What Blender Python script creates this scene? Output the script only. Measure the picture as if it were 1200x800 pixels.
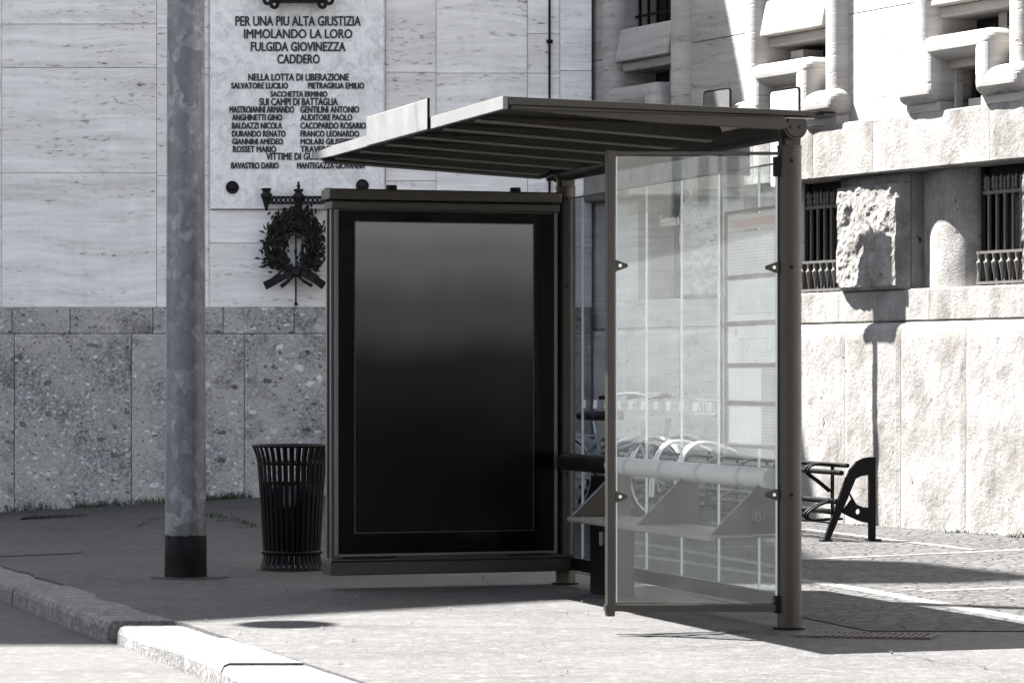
import bpy, bmesh, math, random
from mathutils import Vector, Matrix, noise
random.seed(7)
R = math.radians
S = bpy.context.scene
COL = S.collection
for o in list(bpy.data.objects): bpy.data.objects.remove(o)

# ------------------------------------------------------------------ camera, light, exposure
F = 3600.0; EYE = 1.162                      # focal length in pixels of a 1200 px wide frame, eye height
cam = bpy.data.cameras.new('camera'); camo = bpy.data.objects.new('camera', cam); COL.objects.link(camo)
cam.sensor_width = 36; cam.lens = 36*F/1200; cam.shift_y = 40/1200
cam.clip_start = .1; cam.clip_end = 1000
camo.location = (0, 0, EYE); camo.rotation_euler = (R(90), 0, 0)
S.camera = camo
S.cycles.transparent_max_bounces = 40
S.render.resolution_x = 1024; S.render.resolution_y = 682

SUN = Vector((-.57, .31, 1.0)).normalized()  # towards the sun
w = bpy.data.worlds.new('World'); S.world = w; w.use_nodes = True
nt = w.node_tree; bg = nt.nodes['Background']
sky = nt.nodes.new('ShaderNodeTexSky'); sky.sky_type = 'NISHITA'; sky.sun_disc = False
sky.sun_elevation = math.asin(SUN.z); sky.sun_rotation = math.atan2(SUN.x, SUN.y)
sky.air_density = 1.0; sky.dust_density = 2.0; sky.ozone_density = .6
hs0 = nt.nodes.new('ShaderNodeHueSaturation'); hs0.inputs['Saturation'].default_value = .55    # hazy, nearly white city sky
nt.links.new(sky.outputs[0], hs0.inputs['Color']); nt.links.new(hs0.outputs[0], bg.inputs[0]); bg.inputs[1].default_value = .043
sl = bpy.data.lights.new('sun', 'SUN'); sl.energy = 5.0; sl.angle = R(.5); sl.color = (1, .97, .935)
so = bpy.data.objects.new('sun', sl); COL.objects.link(so)
so.rotation_euler = (-SUN).to_track_quat('-Z', 'Y').to_euler(); so.location = (-20, 20, 40)
S.view_settings.view_transform = 'Standard'; S.view_settings.look = 'None'
S.view_settings.exposure = 3.15; S.view_settings.gamma = 1; S.view_settings.use_curve_mapping = False

# ------------------------------------------------------------------ helpers
def px(x, y, Y):                              # photo pixel at depth Y -> world
    return Vector(((x-600)/F*Y, Y, EYE+(440-y)/F*Y))
def gp(x, y, z=0.0):                          # photo pixel on the ground
    Y = (EYE-z)*F/(y-440); return Vector(((x-600)/F*Y, Y, z))

class MB:
    def __init__(s, M=None): s.v=[]; s.f=[]; s.sm=[]; s.M=M
    def add(s, vs, fs, smooth=False):
        b=len(s.v)
        for p in vs:
            p=Vector(p); s.v.append(s.M@p if s.M else p)
        for q in fs: s.f.append([b+i for i in q]); s.sm.append(smooth)
    def box(s, a, b):
        (x0,y0,z0),(x1,y1,z1)=a,b
        s.add([(x0,y0,z0),(x1,y0,z0),(x1,y1,z0),(x0,y1,z0),(x0,y0,z1),(x1,y0,z1),(x1,y1,z1),(x0,y1,z1)],
              [(0,3,2,1),(4,5,6,7),(0,1,5,4),(1,2,6,5),(2,3,7,6),(3,0,4,7)])
    def hexa(s, p): s.add(p,[(0,3,2,1),(4,5,6,7),(0,1,5,4),(1,2,6,5),(2,3,7,6),(3,0,4,7)])
    def prism(s, pts, vec, smooth=False):     # closed outline pts (3D) extruded along vec
        n=len(pts); vec=Vector(vec); P=[Vector(p) for p in pts]
        s.add(P+[p+vec for p in P],[list(range(n))[::-1],list(range(n,2*n))])
        b=len(s.v)-2*n
        for i in range(n):
            j=(i+1)%n; s.f.append([b+i,b+j,b+n+j,b+n+i]); s.sm.append(smooth)
    def tube(s, pts, r, n=12, closed=False, caps=True):
        P=[Vector(p) for p in pts]; m=len(P)
        rr = r if isinstance(r,(list,tuple)) else [r]*m
        rings=[]; up=None
        for i,p in enumerate(P):
            if closed: d=P[(i+1)%m]-P[i-1]
            else: d=P[min(i+1,m-1)]-P[max(i-1,0)]
            d.normalize()
            if up is None:
                up=Vector((0,0,1)) if abs(d.z)<.9 else Vector((1,0,0))
            u=up-d*up.dot(d)
            if u.length<1e-4: u=d.orthogonal()
            u.normalize(); up=u; w_=d.cross(u)
            rings.append([p+(u*math.cos(2*math.pi*k/n)+w_*math.sin(2*math.pi*k/n))*rr[i] for k in range(n)])
        vs=[q for rg in rings for q in rg]; fs=[]
        for i in range(m if closed else m-1):
            a=i*n; b=((i+1)%m)*n
            for k in range(n):
                l=(k+1)%n; fs.append((a+k,a+l,b+l,b+k))
        s.add(vs,fs,True)
        if caps and not closed:
            s.add(rings[0],[list(range(n))[::-1]]); s.add(rings[-1],[list(range(n))])
    def lathe(s, c, prof, n=32, a0=0, a1=2*math.pi, smooth=True):
        full=abs(a1-a0-2*math.pi)<1e-6; m=n if full else n+1
        vs=[];fs=[]
        for r,z in prof:
            for k in range(m):
                a=a0+(a1-a0)*k/n; vs.append((c[0]+r*math.cos(a),c[1]+r*math.sin(a),c[2]+z))
        for i in range(len(prof)-1):
            for k in range(n):
                l=(k+1)%m; fs.append((i*m+k,i*m+l,(i+1)*m+l,(i+1)*m+k))
        s.add(vs,fs,smooth)
    def ball(s, c, r, n=10, sc=(1,1,1)):
        c=Vector(c); vs=[];fs=[]
        for i in range(n+1):
            th=math.pi*i/n
            for k in range(n*2):
                a=math.pi*k/n
                vs.append((c.x+r*sc[0]*math.sin(th)*math.cos(a),c.y+r*sc[1]*math.sin(th)*math.sin(a),c.z+r*sc[2]*math.cos(th)))
        m=2*n
        for i in range(n):
            for k in range(m): fs.append((i*m+k,i*m+(k+1)%m,(i+1)*m+(k+1)%m,(i+1)*m+k))
        s.add(vs,fs,True)

def build(name, mb, mat, parent=None, bevel=0, seg=2, recalc=True, weld=False):
    vs=mb.v
    if parent is not None:
        root=parent
        while root.parent: root=root.parent
        inv=Matrix.LocRotScale(root.location, root.rotation_euler, None).inverted()
        vs=[inv@p for p in vs]
    me=bpy.data.meshes.new(name); me.from_pydata([tuple(p) for p in vs],[],mb.f)
    me.polygons.foreach_set('use_smooth',mb.sm)
    if recalc or weld:
        bm=bmesh.new(); bm.from_mesh(me)
        if weld: bmesh.ops.remove_doubles(bm,verts=bm.verts,dist=1e-4)
        if recalc: bmesh.ops.recalc_face_normals(bm,faces=bm.faces)
        bm.to_mesh(me); bm.free()
    me.materials.append(mat)
    o=bpy.data.objects.new(name,me); COL.objects.link(o)
    if parent is not None: o.parent=parent
    if bevel:
        m=o.modifiers.new('bevel','BEVEL'); m.width=bevel; m.segments=seg; m.limit_method='ANGLE'; m.angle_limit=R(40)
    return o
def build_each(name, mb, mat, parent=None, **k):
    """one object for every separate piece of mb"""
    key={}; par=list(range(len(mb.v)))
    def find(i):
        while par[i]!=i: par[i]=par[par[i]]; i=par[i]
        return i
    for i,p in enumerate(mb.v):
        q=(round(p.x,5),round(p.y,5),round(p.z,5)); j=key.setdefault(q,i); par[find(i)]=find(j)
    for f in mb.f:
        for i in f[1:]: par[find(i)]=find(f[0])
    groups={}
    for fi,f in enumerate(mb.f): groups.setdefault(find(f[0]),[]).append(fi)
    out=[]
    for fl in groups.values():
        m=MB(); mp={}
        for fi in fl:
            for i in mb.f[fi]:
                if i not in mp: mp[i]=len(m.v); m.v.append(mb.v[i])
            m.f.append([mp[i] for i in mb.f[fi]]); m.sm.append(mb.sm[fi])
        out.append(build(name,m,mat,parent,**k))
    return out
def tag(o, label=None, cat=None, group=None, kind=None):
    if label: o['label']=label
    if cat: o['category']=cat
    if group: o['group']=group
    if kind: o['kind']=kind
    return o
def thing(name, loc, label, cat, rotz=0, group=None):
    o=bpy.data.objects.new(name,None); COL.objects.link(o); o.empty_display_size=.2
    o.location=loc; o.rotation_euler=(0,0,rotz); return tag(o,label,cat,group)
def struct(name, mb, mat, **k): return tag(build(name,mb,mat,**k),kind='structure')
def dup(o, parent=None):
    c=o.copy(); COL.objects.link(c)
    if parent: c.parent=parent
    for ch in list(o.children): dup(ch,c)
    return c
def text_mb(txt, M, w_, h_, depth=.004, bold=0.0, cx=True):
    """text scaled to w_ x h_ (cap height), lying in the local xz plane of M, facing -y, origin bottom centre"""
    cu=bpy.data.curves.new('t','FONT'); cu.body=txt; cu.extrude=.02; cu.offset=bold; cu.resolution_u=3
    to=bpy.data.objects.new('t',cu); COL.objects.link(to)
    dg=bpy.context.evaluated_depsgraph_get(); me=bpy.data.meshes.new_from_object(to.evaluated_get(dg))
    xs=[v.co.x for v in me.vertices]; ys=[v.co.y for v in me.vertices]
    x0,x1,y0,y1=min(xs),max(xs),min(ys),max(ys)
    mb=MB(M)
    mb.add([(((v.co.x-x0)/(x1-x0)-(.5 if cx else 0))*w_, -depth*.5-v.co.z/.02*depth*.5, (v.co.y-y0)/(y1-y0)*h_) for v in me.vertices],
           [list(p.vertices) for p in me.polygons])
    bpy.data.objects.remove(to); bpy.data.curves.remove(cu); bpy.data.meshes.remove(me)
    return mb
def frame(o, ex, ey, ez):
    M=Matrix.Identity(4)
    for i,e in enumerate((ex,ey,ez)):
        for j in range(3): M[j][i]=e[j]
    for j in range(3): M[j][3]=o[j]
    return M

# ------------------------------------------------------------------ materials
class NT:
    def __init__(s,name):
        s.m=bpy.data.materials.new(name); s.m.use_nodes=True; s.t=s.m.node_tree; s.b=s.t.nodes['Principled BSDF']
        s.pos=s.n('ShaderNodeNewGeometry').outputs['Position']
    def n(s,typ,**k):
        q=s.t.nodes.new(typ)
        for a,b in k.items(): setattr(q,a,b)
        return q
    def put(s,sock,v):
        if isinstance(v,bpy.types.NodeSocket): s.t.links.new(v,sock)
        else: sock.default_value=v
    def vm(s,op,a,b=None):
        q=s.n('ShaderNodeVectorMath',operation=op); s.put(q.inputs[0],a)
        if b is not None: s.put(q.inputs[1],b)
        return q.outputs['Value'] if op=='DOT_PRODUCT' else q.outputs[0]
    def ma(s,op,a,b=0.0,cl=False):
        q=s.n('ShaderNodeMath',operation=op,use_clamp=cl); s.put(q.inputs[0],a); s.put(q.inputs[1],b); return q.outputs[0]
    def noise(s,vec,scale,detail=6,rough=.6,dist=0):
        q=s.n('ShaderNodeTexNoise'); s.put(q.inputs['Vector'],vec); q.inputs['Scale'].default_value=scale
        q.inputs['Detail'].default_value=detail; q.inputs['Roughness'].default_value=rough; q.inputs['Distortion'].default_value=dist
        return q.outputs['Fac']
    def vor(s,vec,scale,feat='F1'):
        q=s.n('ShaderNodeTexVoronoi',feature=feat); s.put(q.inputs['Vector'],vec); q.inputs['Scale'].default_value=scale
        return q
    def ramp(s,f,stops,interp='LINEAR'):
        q=s.n('ShaderNodeValToRGB'); s.put(q.inputs[0],f); cr=q.color_ramp; cr.interpolation=interp
        while len(cr.elements)<len(stops): cr.elements.new(.5)
        for e,(p,c) in zip(cr.elements,stops):
            e.position=p; e.color=(c,c,c,1) if isinstance(c,(int,float)) else (*c,1)
        return q.outputs[0]
    def mix(s,f,a,b,mode='MIX'):
        q=s.n('ShaderNodeMix',data_type='RGBA',blend_type=mode)
        s.put(q.inputs[0],f)
        for i,v in ((6,a),(7,b)):
            if isinstance(v,(int,float)): v=(v,v,v,1)
            elif isinstance(v,tuple) and len(v)==3: v=(*v,1)
            s.put(q.inputs[i],v)
        return q.outputs[2]
    def done(s,col=None,rough=.6,metal=0,bump=None,bs=.3,bd=.01,spec=.5):
        if col is not None:
            if isinstance(col,tuple) and len(col)==3: col=(*col,1)
            s.put(s.b.inputs['Base Color'],col)
        s.put(s.b.inputs['Roughness'],rough); s.put(s.b.inputs['Metallic'],metal); s.b.inputs['Specular IOR Level'].default_value=spec
        if bump is not None:
            q=s.n('ShaderNodeBump'); q.inputs['Strength'].default_value=bs; q.inputs['Distance'].default_value=bd
            s.put(q.inputs['Height'],bump); s.t.links.new(q.outputs[0],s.b.inputs['Normal'])
        return s.m
    def island(s): return s.n('ShaderNodeNewGeometry').outputs['Random Per Island']
    def xyz(s,x,y,z):
        q=s.n('ShaderNodeCombineXYZ')
        for i,v in enumerate((x,y,z)): s.put(q.inputs[i],v)
        return q.outputs[0]

AX=Vector((.4745,-.8803,0)); NX=Vector((-.8803,-.4745,0)); W0=Vector((.71,27.5,0))   # right-hand façade: along, outward, corner
def M_travertine(name, d=(1,0,0), lo=(.54,.53,.515), hi=(.83,.82,.805), pit=1.0, grime=.16, bs=.25, joint=.045):
    n=NT(name); t=n.vm('DOT_PRODUCT',n.pos,d); z=n.vm('DOT_PRODUCT',n.pos,(0,0,1)); isl=n.island()
    off=n.ma('MULTIPLY',isl,37.0)
    wob=n.noise(n.pos,.9,2,.5)
    zz=n.ma('ADD',z,n.ma('MULTIPLY',wob,.17))
    v=n.xyz(n.ma('ADD',n.ma('MULTIPLY',t,.33),off),off,n.ma('MULTIPLY',zz,3.0))
    a=n.noise(v,2.2,9,.68,.4); b=n.noise(n.xyz(n.ma('MULTIPLY',t,1.2),off,n.ma('MULTIPLY',zz,22.)),1.3,5,.6)
    c=n.ramp(n.ma('ADD',n.ma('MULTIPLY',a,.72),n.ma('MULTIPLY',b,.28)),[(.36,lo),(.5,tuple(.55*q+.45*p for p,q in zip(lo,hi))),(.60,hi)])
    c=n.mix(n.ma('MULTIPLY',isl,.35),c,(.55,.52,.49))
    g=n.noise(n.xyz(n.ma('MULTIPLY',t,3),0.0,n.ma('MULTIPLY',z,.35)),1.6,5,.6)
    c=n.mix(n.ramp(g,[(.5,0),(.75,grime)]),c,(.27,.255,.24))
    p=n.noise(n.xyz(n.ma('MULTIPLY',t,7.),off,n.ma('MULTIPLY',zz,26.)),1.7,3,.55)
    band=n.ramp(a,[(.40,1),(.56,.12)])
    pm=n.ma('MULTIPLY',n.ramp(p,[(.58,0),(.66,pit)]),n.ma('MULTIPLY',band,n.ramp(n.noise(n.xyz(n.ma('MULTIPLY',t,.8),off,n.ma('MULTIPLY',zz,5.)),1.5,4,.6),[(.40,.12),(.58,1)])))
    c=n.mix(pm,c,(.13,.11,.095))
    h=n.ma('SUBTRACT',n.ma('MULTIPLY',a,.35),pm)
    return n.done(c,.62,0,h,bs,.012,.3)
def M_ceppo(name, base=.27, light=.62, dark=.05, bs=.6):
    n=NT(name); isl=n.island(); sh=n.ma('MULTIPLY',isl,11.)
    q=n.vm('ADD',n.pos,n.xyz(sh,sh,0.0))
    dn=n.n('ShaderNodeTexNoise'); dn.inputs['Scale'].default_value=13; dn.inputs['Detail'].default_value=3; n.put(dn.inputs['Vector'],q)
    d=n.vm('ADD',n.vm('MULTIPLY',q,(.85,1,1.25)),n.vm('MULTIPLY',dn.outputs['Color'],(.075,.075,.075)))
    fine=n.noise(q,38,8,.75); big=n.noise(q,1.6,5,.6)
    c=n.ramp(fine,[(.33,dark),(.5,base),(.68,base*1.7)])
    c=n.mix(n.ramp(big,[(.40,0),(.62,.75)]),c,(base*1.5,base*1.46,base*1.4))
    h=n.ma('MULTIPLY',fine,.6)
    for sc,thr,k,amt in ((5.5,.25,.88,.6),(10.,.32,.82,.7),(20.,.36,.70,.65),(42.,.38,.62,.55)):
        vo=n.vor(d,sc); hue=n.vm('DOT_PRODUCT',vo.outputs['Color'],(1,0,0)); hue2=n.vm('DOT_PRODUCT',vo.outputs['Color'],(0,1,0))
        m=n.ma('MULTIPLY',n.ramp(vo.outputs['Distance'],[(thr-.05,1),(thr,0)]),n.ramp(hue,[(k-.02,0),(k,amt)]))
        peb=n.ramp(hue2,[(0,.035),(.35,(.07,.06,.05)),(.5,light*.7),(.8,light),(1,light*1.25)])
        c=n.mix(m,c,peb); h=n.ma('ADD',h,n.ma('MULTIPLY',m,n.ma('SUBTRACT',hue2,.45)))
    # weathered dark patches
    wp=n.noise(q,2.3,6,.7); gr=n.noise(q,55,4,.8)
    pm=n.ma('MULTIPLY',n.ramp(wp,[(.53,0),(.64,.85)]),n.ramp(gr,[(.44,.9),(.58,.1)]))
    c=n.mix(pm,c,.035); h=n.ma('SUBTRACT',h,n.ma('MULTIPLY',pm,.4))
    return n.done(c,.85,0,h,bs,.02,.2)
def M_roughstone(name, lo=.25, hi=.5, bs=.7, sc=1.0, pits=.8, bd=.02):
    n=NT(name); isl=n.island(); q=n.vm('ADD',n.pos,n.xyz(n.ma('MULTIPLY',isl,13.),0.0,n.ma('MULTIPLY',isl,7.)))
    a=n.noise(q,3.5*sc,8,.65); f=n.noise(q,42*sc,6,.75); vs=n.noise(n.vm('MULTIPLY',q,(1,1,.28)),3.1*sc,6,.65)
    c=n.ramp(n.ma('ADD',n.ma('MULTIPLY',a,.5),n.ma('MULTIPLY',vs,.5)),[(.36,(lo,lo*.93,lo*.86)),(.56,(hi,hi*.97,hi*.93))])
    c=n.mix(n.ramp(f,[(.3,.55),(.5,0)]),c,(lo*.45,lo*.42,lo*.38))
    p=n.noise(n.vm('MULTIPLY',q,(1,1,.6)),15*sc,4,.6); pm=n.ma('MULTIPLY',n.ramp(p,[(.66,0),(.72,1)]),pits)
    c=n.mix(pm,c,.06)
    h=n.ma('SUBTRACT',n.ma('ADD',n.ma('MULTIPLY',f,.8),n.ma('MULTIPLY',a,.6)),n.ma('MULTIPLY',pm,.9))
    return n.done(c,.88,0,h,bs,bd,.2)
def M_asphalt(name, lo, hi, patch=.35, bs=.35, fs=160, bd=.006, setts=0):
    n=NT(name); f=n.noise(n.pos,fs,4,.8); a=n.noise(n.pos,1.1,6,.6); s=n.noise(n.vm('MULTIPLY',n.pos,(.5,2.2,1)),1.5,6,.65,.4)
    m=n.noise(n.pos,30,3,.7)
    c=n.ramp(f,[(.25,lo*.35),(.5,lo),(.72,hi*1.9)])
    c=n.mix(n.ramp(a,[(.38,0),(.62,patch)]),c,hi)
    c=n.mix(n.ramp(s,[(.52,0),(.66,.45)]),c,lo*.6)
    vo=n.vor(n.pos,26); st=n.ma('MULTIPLY',n.ramp(vo.outputs['Distance'],[(.12,1),(.16,0)]),n.ramp(n.vm('DOT_PRODUCT',vo.outputs['Color'],(1,0,0)),[(.93,0),(.95,1)]))
    c=n.mix(st,c,hi*2.2)
    c=n.mix(n.ramp(m,[(.45,0),(.62,.5)]),c,lo*.55); c=n.mix(n.ramp(n.noise(n.pos,11,5,.7),[(.52,0),(.64,.65)]),c,hi*1.35)
    gv=n.vor(n.pos,3.1); gum=n.ma('MULTIPLY',n.ramp(gv.outputs['Distance'],[(.045,1),(.07,0)]),n.ramp(n.vm('DOT_PRODUCT',gv.outputs['Color'],(0,1,0)),[(.5,0),(.52,.7)]))
    c=n.mix(gum,c,lo*.45)
    c=n.mix(1.0,c,(1,.985,.985),'MULTIPLY')
    hh=n.ma('ADD',f,n.ma('MULTIPLY',m,.6))
    if setts:
        dv=n.vor(n.pos,setts,'DISTANCE_TO_EDGE').outputs['Distance']; jn=n.ramp(dv,[(.03,0),(.14,1)])
        hh=n.ma('ADD',n.ma('MULTIPLY',hh,.5),n.ma('MULTIPLY',jn,.9)); c=n.mix(n.ma('MULTIPLY',n.ma('SUBTRACT',1.0,jn),.6),c,lo*.4)
    return n.done(c,.82,0,hh,bs,bd,.3)
def M_paint(name, col, rough=.42, metal=0., dirt=.25, spec=.5):
    n=NT(name); a=n.noise(n.pos,6,6,.65); f=n.noise(n.vm('MULTIPLY',n.pos,(1,1,.3)),28,5,.7)
    d=tuple(min(1,c*1.5+.012) for c in col)
    c=n.mix(n.ma('MULTIPLY',n.ramp(a,[(.45,0),(.7,1)]),dirt),(*col,1),(*d,1))
    c=n.mix(n.ramp(f,[(.6,0),(.75,dirt)]),c,tuple(x*.6 for x in col))
    r=n.ma('ADD',n.ma('MULTIPLY',a,.25),rough-.12)
    return n.done(c,r,metal,f,.04,.002,spec)
def M_glass(name, tint=(.945,.978,.968), f0=.05, graz=.9, dirt=.02):
    m=bpy.data.materials.new(name); m.use_nodes=True; t=m.node_tree; t.nodes.clear()
    out=t.nodes.new('ShaderNodeOutputMaterial'); tr=t.nodes.new('ShaderNodeBsdfTransparent'); tr.inputs[0].default_value=(*tint,1)
    gl=t.nodes.new('ShaderNodeBsdfGlossy'); gl.inputs['Roughness'].default_value=.015; gl.inputs['Color'].default_value=(1,1,1,1)
    def ma(op,a,b=0.):
        q=t.nodes.new('ShaderNodeMath'); q.operation=op
        for sk,v in zip(q.inputs,(a,b)):
            if isinstance(v,float): sk.default_value=v
            else: t.links.new(v,sk)
        return q.outputs[0]
    ge=t.nodes.new('ShaderNodeNewGeometry'); dt=t.nodes.new('ShaderNodeVectorMath'); dt.operation='DOT_PRODUCT'
    t.links.new(ge.outputs['Incoming'],dt.inputs[0]); t.links.new(ge.outputs['Normal'],dt.inputs[1])
    sch=ma('POWER',ma('SUBTRACT',1.,ma('ABSOLUTE',dt.outputs['Value'])),5.)     # Schlick reflectance, the same from both sides
    fac=ma('ADD',ma('MULTIPLY',sch,graz),f0)
    mx=t.nodes.new('ShaderNodeMixShader'); t.links.new(fac,mx.inputs[0]); t.links.new(tr.outputs[0],mx.inputs[1]); t.links.new(gl.outputs[0],mx.inputs[2])
    # a thin uneven film of dust
    df=t.nodes.new('ShaderNodeBsdfDiffuse'); df.inputs[0].default_value=(.62,.63,.62,1)
    g=t.nodes.new('ShaderNodeNewGeometry'); nz=t.nodes.new('ShaderNodeTexNoise'); nz.inputs['Scale'].default_value=2.6; nz.inputs['Detail'].default_value=8
    vm=t.nodes.new('ShaderNodeVectorMath'); vm.operation='MULTIPLY'; vm.inputs[1].default_value=(2.2,2.2,.5)
    t.links.new(g.outputs['Position'],vm.inputs[0]); t.links.new(vm.outputs[0],nz.inputs['Vector'])
    mr=t.nodes.new('ShaderNodeMapRange'); mr.inputs['From Min'].default_value=.35; mr.inputs['From Max'].default_value=.7
    mr.inputs['To Min'].default_value=dirt*.3; mr.inputs['To Max'].default_value=dirt*2.6
    t.links.new(nz.outputs['Fac'],mr.inputs['Value'])
    m2=t.nodes.new('ShaderNodeMixShader'); t.links.new(mr.outputs[0],m2.inputs[0]); t.links.new(mx.outputs[0],m2.inputs[1]); t.links.new(df.outputs[0],m2.inputs[2])
    t.links.new(m2.outputs[0],out.inputs[0]); return m

TRAV=M_travertine('travertine')
TRAVR=M_travertine('travertine_weathered',tuple(AX),(.165,.157,.148),(.31,.298,.28),1.0,.55,.5)
PLAQ=None
CEPPO=M_ceppo('ceppo_stone')
ROUGH=M_roughstone('rough_stone',.125,.245,.5)
BLOCK=M_roughstone('rock_faced_stone',.13,.27,.9,1.3,1.0,.03)
PAVE=M_asphalt('pavement_asphalt',.032,.058,.7,.7,75,.009)
ROAD=M_asphalt('road_asphalt',.034,.052,.5,.5,90)
PARK=M_asphalt('parking_asphalt',.036,.078,.7,1.,60,.03,9.)
GRAN=M_asphalt('granite_kerb',.085,.145,.5,.9,45,.014)
MARK=M_asphalt('road_paint',.085,.14,.7,.6,60,.01,9.)
MET=M_paint('taupe_metal',(.052,.047,.041),.45,.75,0,.28)
METD=M_paint('dark_grey_metal',(.0085,.0085,.009),.5,.7,0,.16)
ALU=M_paint('light_aluminium',(.125,.125,.125),.45,.1,.35)
FLANGE=M_paint('rib_flange_metal',(.10,.094,.086),.5,0,.4)
BLACK=M_paint('black_iron',(.009,.009,.0095),.6,.0,.4,.2)
RUBBER=M_paint('black_rubber',(.006,.006,.006),.4,0,.3,.2)
RAILP=M_paint('rail_lit_tone',(.42,.41,.39),.5,.1,.4)  # lightness of the rail behind the side glass is put into this colour
STEEL=M_paint('bright_steel',(.62,.62,.62),.3,.8,.2)
WHITE=M_paint('white_print',(.62,.62,.61),.6,0,.1,.2)
RED=M_paint('red_print',(.42,.10,.09),.6,0,.1)
GREYP=M_paint('grey_print',(.30,.30,.30),.6,0,.1)
SEAT=M_paint('seat_metal',(.13,.12,.105),.5,.1,.5)
CREAM=M_paint('translucent_sheet',(.52,.50,.45),.6,0,.2)
GLASS=M_glass('clear_glass',f0=.062,dirt=.016)
GLASSB=M_glass('back_glass',(.92,.935,.94),.012,.4,.004)
GLASSD=M_glass('shade_tinted_glass',(.62,.64,.66),.012,.4,.004)  # far panes: darkness beside the side glass is put into the tint
DARKG=NT('dark_window').done((.012,.013,.014),.25,0,None,spec=.35)
DARKIN=NT('dark_interior').done((.02,.02,.02),.9,0,None,spec=.1)
ADGL=NT('black_display_glass').done((.0018,.002,.0022),.12,0,None,spec=.06)
def m_plaque():
    n=NT('plaque_marble'); a=n.noise(n.pos,5.5,7,.7,1.6); b=n.noise(n.pos,2,4,.6); v=n.noise(n.vm('MULTIPLY',n.pos,(9,1,.8)),1.2,5,.65)
    c=n.ramp(a,[(.38,(.58,.57,.565)),(.5,(.74,.73,.72)),(.62,(.80,.795,.785))])
    ve=n.noise(n.pos,3.2,8,.75,2.8); c=n.mix(n.ramp(ve,[(.485,0),(.5,.55),(.515,0)]),c,(.33,.32,.31))
    c=n.mix(n.ramp(v,[(.56,0),(.74,.4)]),c,(.33,.36,.35))
    return n.done(c,.5,0,a,.05,.004,.4)
PLAQ=m_plaque()
def m_galv():
    n=NT('galvanised_zinc'); p=n.vm('MULTIPLY',n.pos,(1,1,.75)); ds=n.n('ShaderNodeTexNoise'); ds.inputs['Scale'].default_value=9; ds.inputs['Detail'].default_value=4
    n.put(ds.inputs['Vector'],n.pos)
    q=n.vm('ADD',p,n.vm('MULTIPLY',ds.outputs['Color'],(.11,.11,.11)))
    v1=n.vor(q,15); v2=n.vor(q,33)
    h=n.ma('ADD',n.ma('MULTIPLY',n.vm('DOT_PRODUCT',v1.outputs['Color'],(1,0,0)),.65),n.ma('MULTIPLY',n.vm('DOT_PRODUCT',v2.outputs['Color'],(0,1,0)),.35))
    c=n.ramp(h,[(.1,(.10,.105,.118)),(.55,(.135,.142,.158)),(.72,(.17,.178,.19)),(.9,(.25,.255,.26))])
    st=n.noise(n.vm('MULTIPLY',n.pos,(1,1,.06)),22,5,.7); c=n.mix(n.ramp(st,[(.5,0),(.72,.45)]),c,(.075,.073,.07))
    lw=n.ramp(n.ma('ADD',n.ma('MULTIPLY',n.vm('DOT_PRODUCT',n.pos,(0,0,1)),.8),n.ma('MULTIPLY',st,.5)),[(.30,.6),(.62,0)]); c=n.mix(lw,c,(.05,.047,.043))
    d=n.noise(n.pos,26,5,.7); c=n.mix(n.ramp(d,[(.52,0),(.75,.4)]),c,(.10,.10,.105))
    return n.done(c,n.ma('ADD',.42,n.ma('MULTIPLY',h,.15)),.45,d,.06,.004,.5)
GALV=m_galv()
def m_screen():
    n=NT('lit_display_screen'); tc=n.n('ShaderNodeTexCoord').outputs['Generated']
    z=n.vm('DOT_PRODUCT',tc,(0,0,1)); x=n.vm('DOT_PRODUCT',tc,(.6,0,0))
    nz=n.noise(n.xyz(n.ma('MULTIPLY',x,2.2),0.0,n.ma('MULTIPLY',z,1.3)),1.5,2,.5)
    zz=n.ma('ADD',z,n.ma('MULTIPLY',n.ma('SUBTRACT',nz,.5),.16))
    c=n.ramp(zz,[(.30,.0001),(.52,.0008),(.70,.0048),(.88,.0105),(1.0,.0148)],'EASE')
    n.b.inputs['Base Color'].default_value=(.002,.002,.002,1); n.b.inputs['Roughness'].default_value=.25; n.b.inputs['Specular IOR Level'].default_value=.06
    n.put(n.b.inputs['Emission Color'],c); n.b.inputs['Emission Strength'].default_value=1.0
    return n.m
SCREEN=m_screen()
def m_leaf(name,c1,c2):
    n=NT(name); f=n.noise(n.pos,40,3,.6); return n.done(n.ramp(f,[(.3,c1),(.7,c2)]),.7,0,None,spec=.2)
GRASS=m_leaf('grass_blades',(.03,.055,.03),(.07,.10,.055))
def m_rust():
    n=NT('rusty_iron'); f=n.noise(n.pos,34,6,.7); return n.done(n.ramp(f,[(.3,(.035,.03,.028)),(.6,(.075,.06,.054)),(.75,(.10,.085,.078))]),.85,.2,f,.4,.004)
RUST=m_rust()

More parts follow.
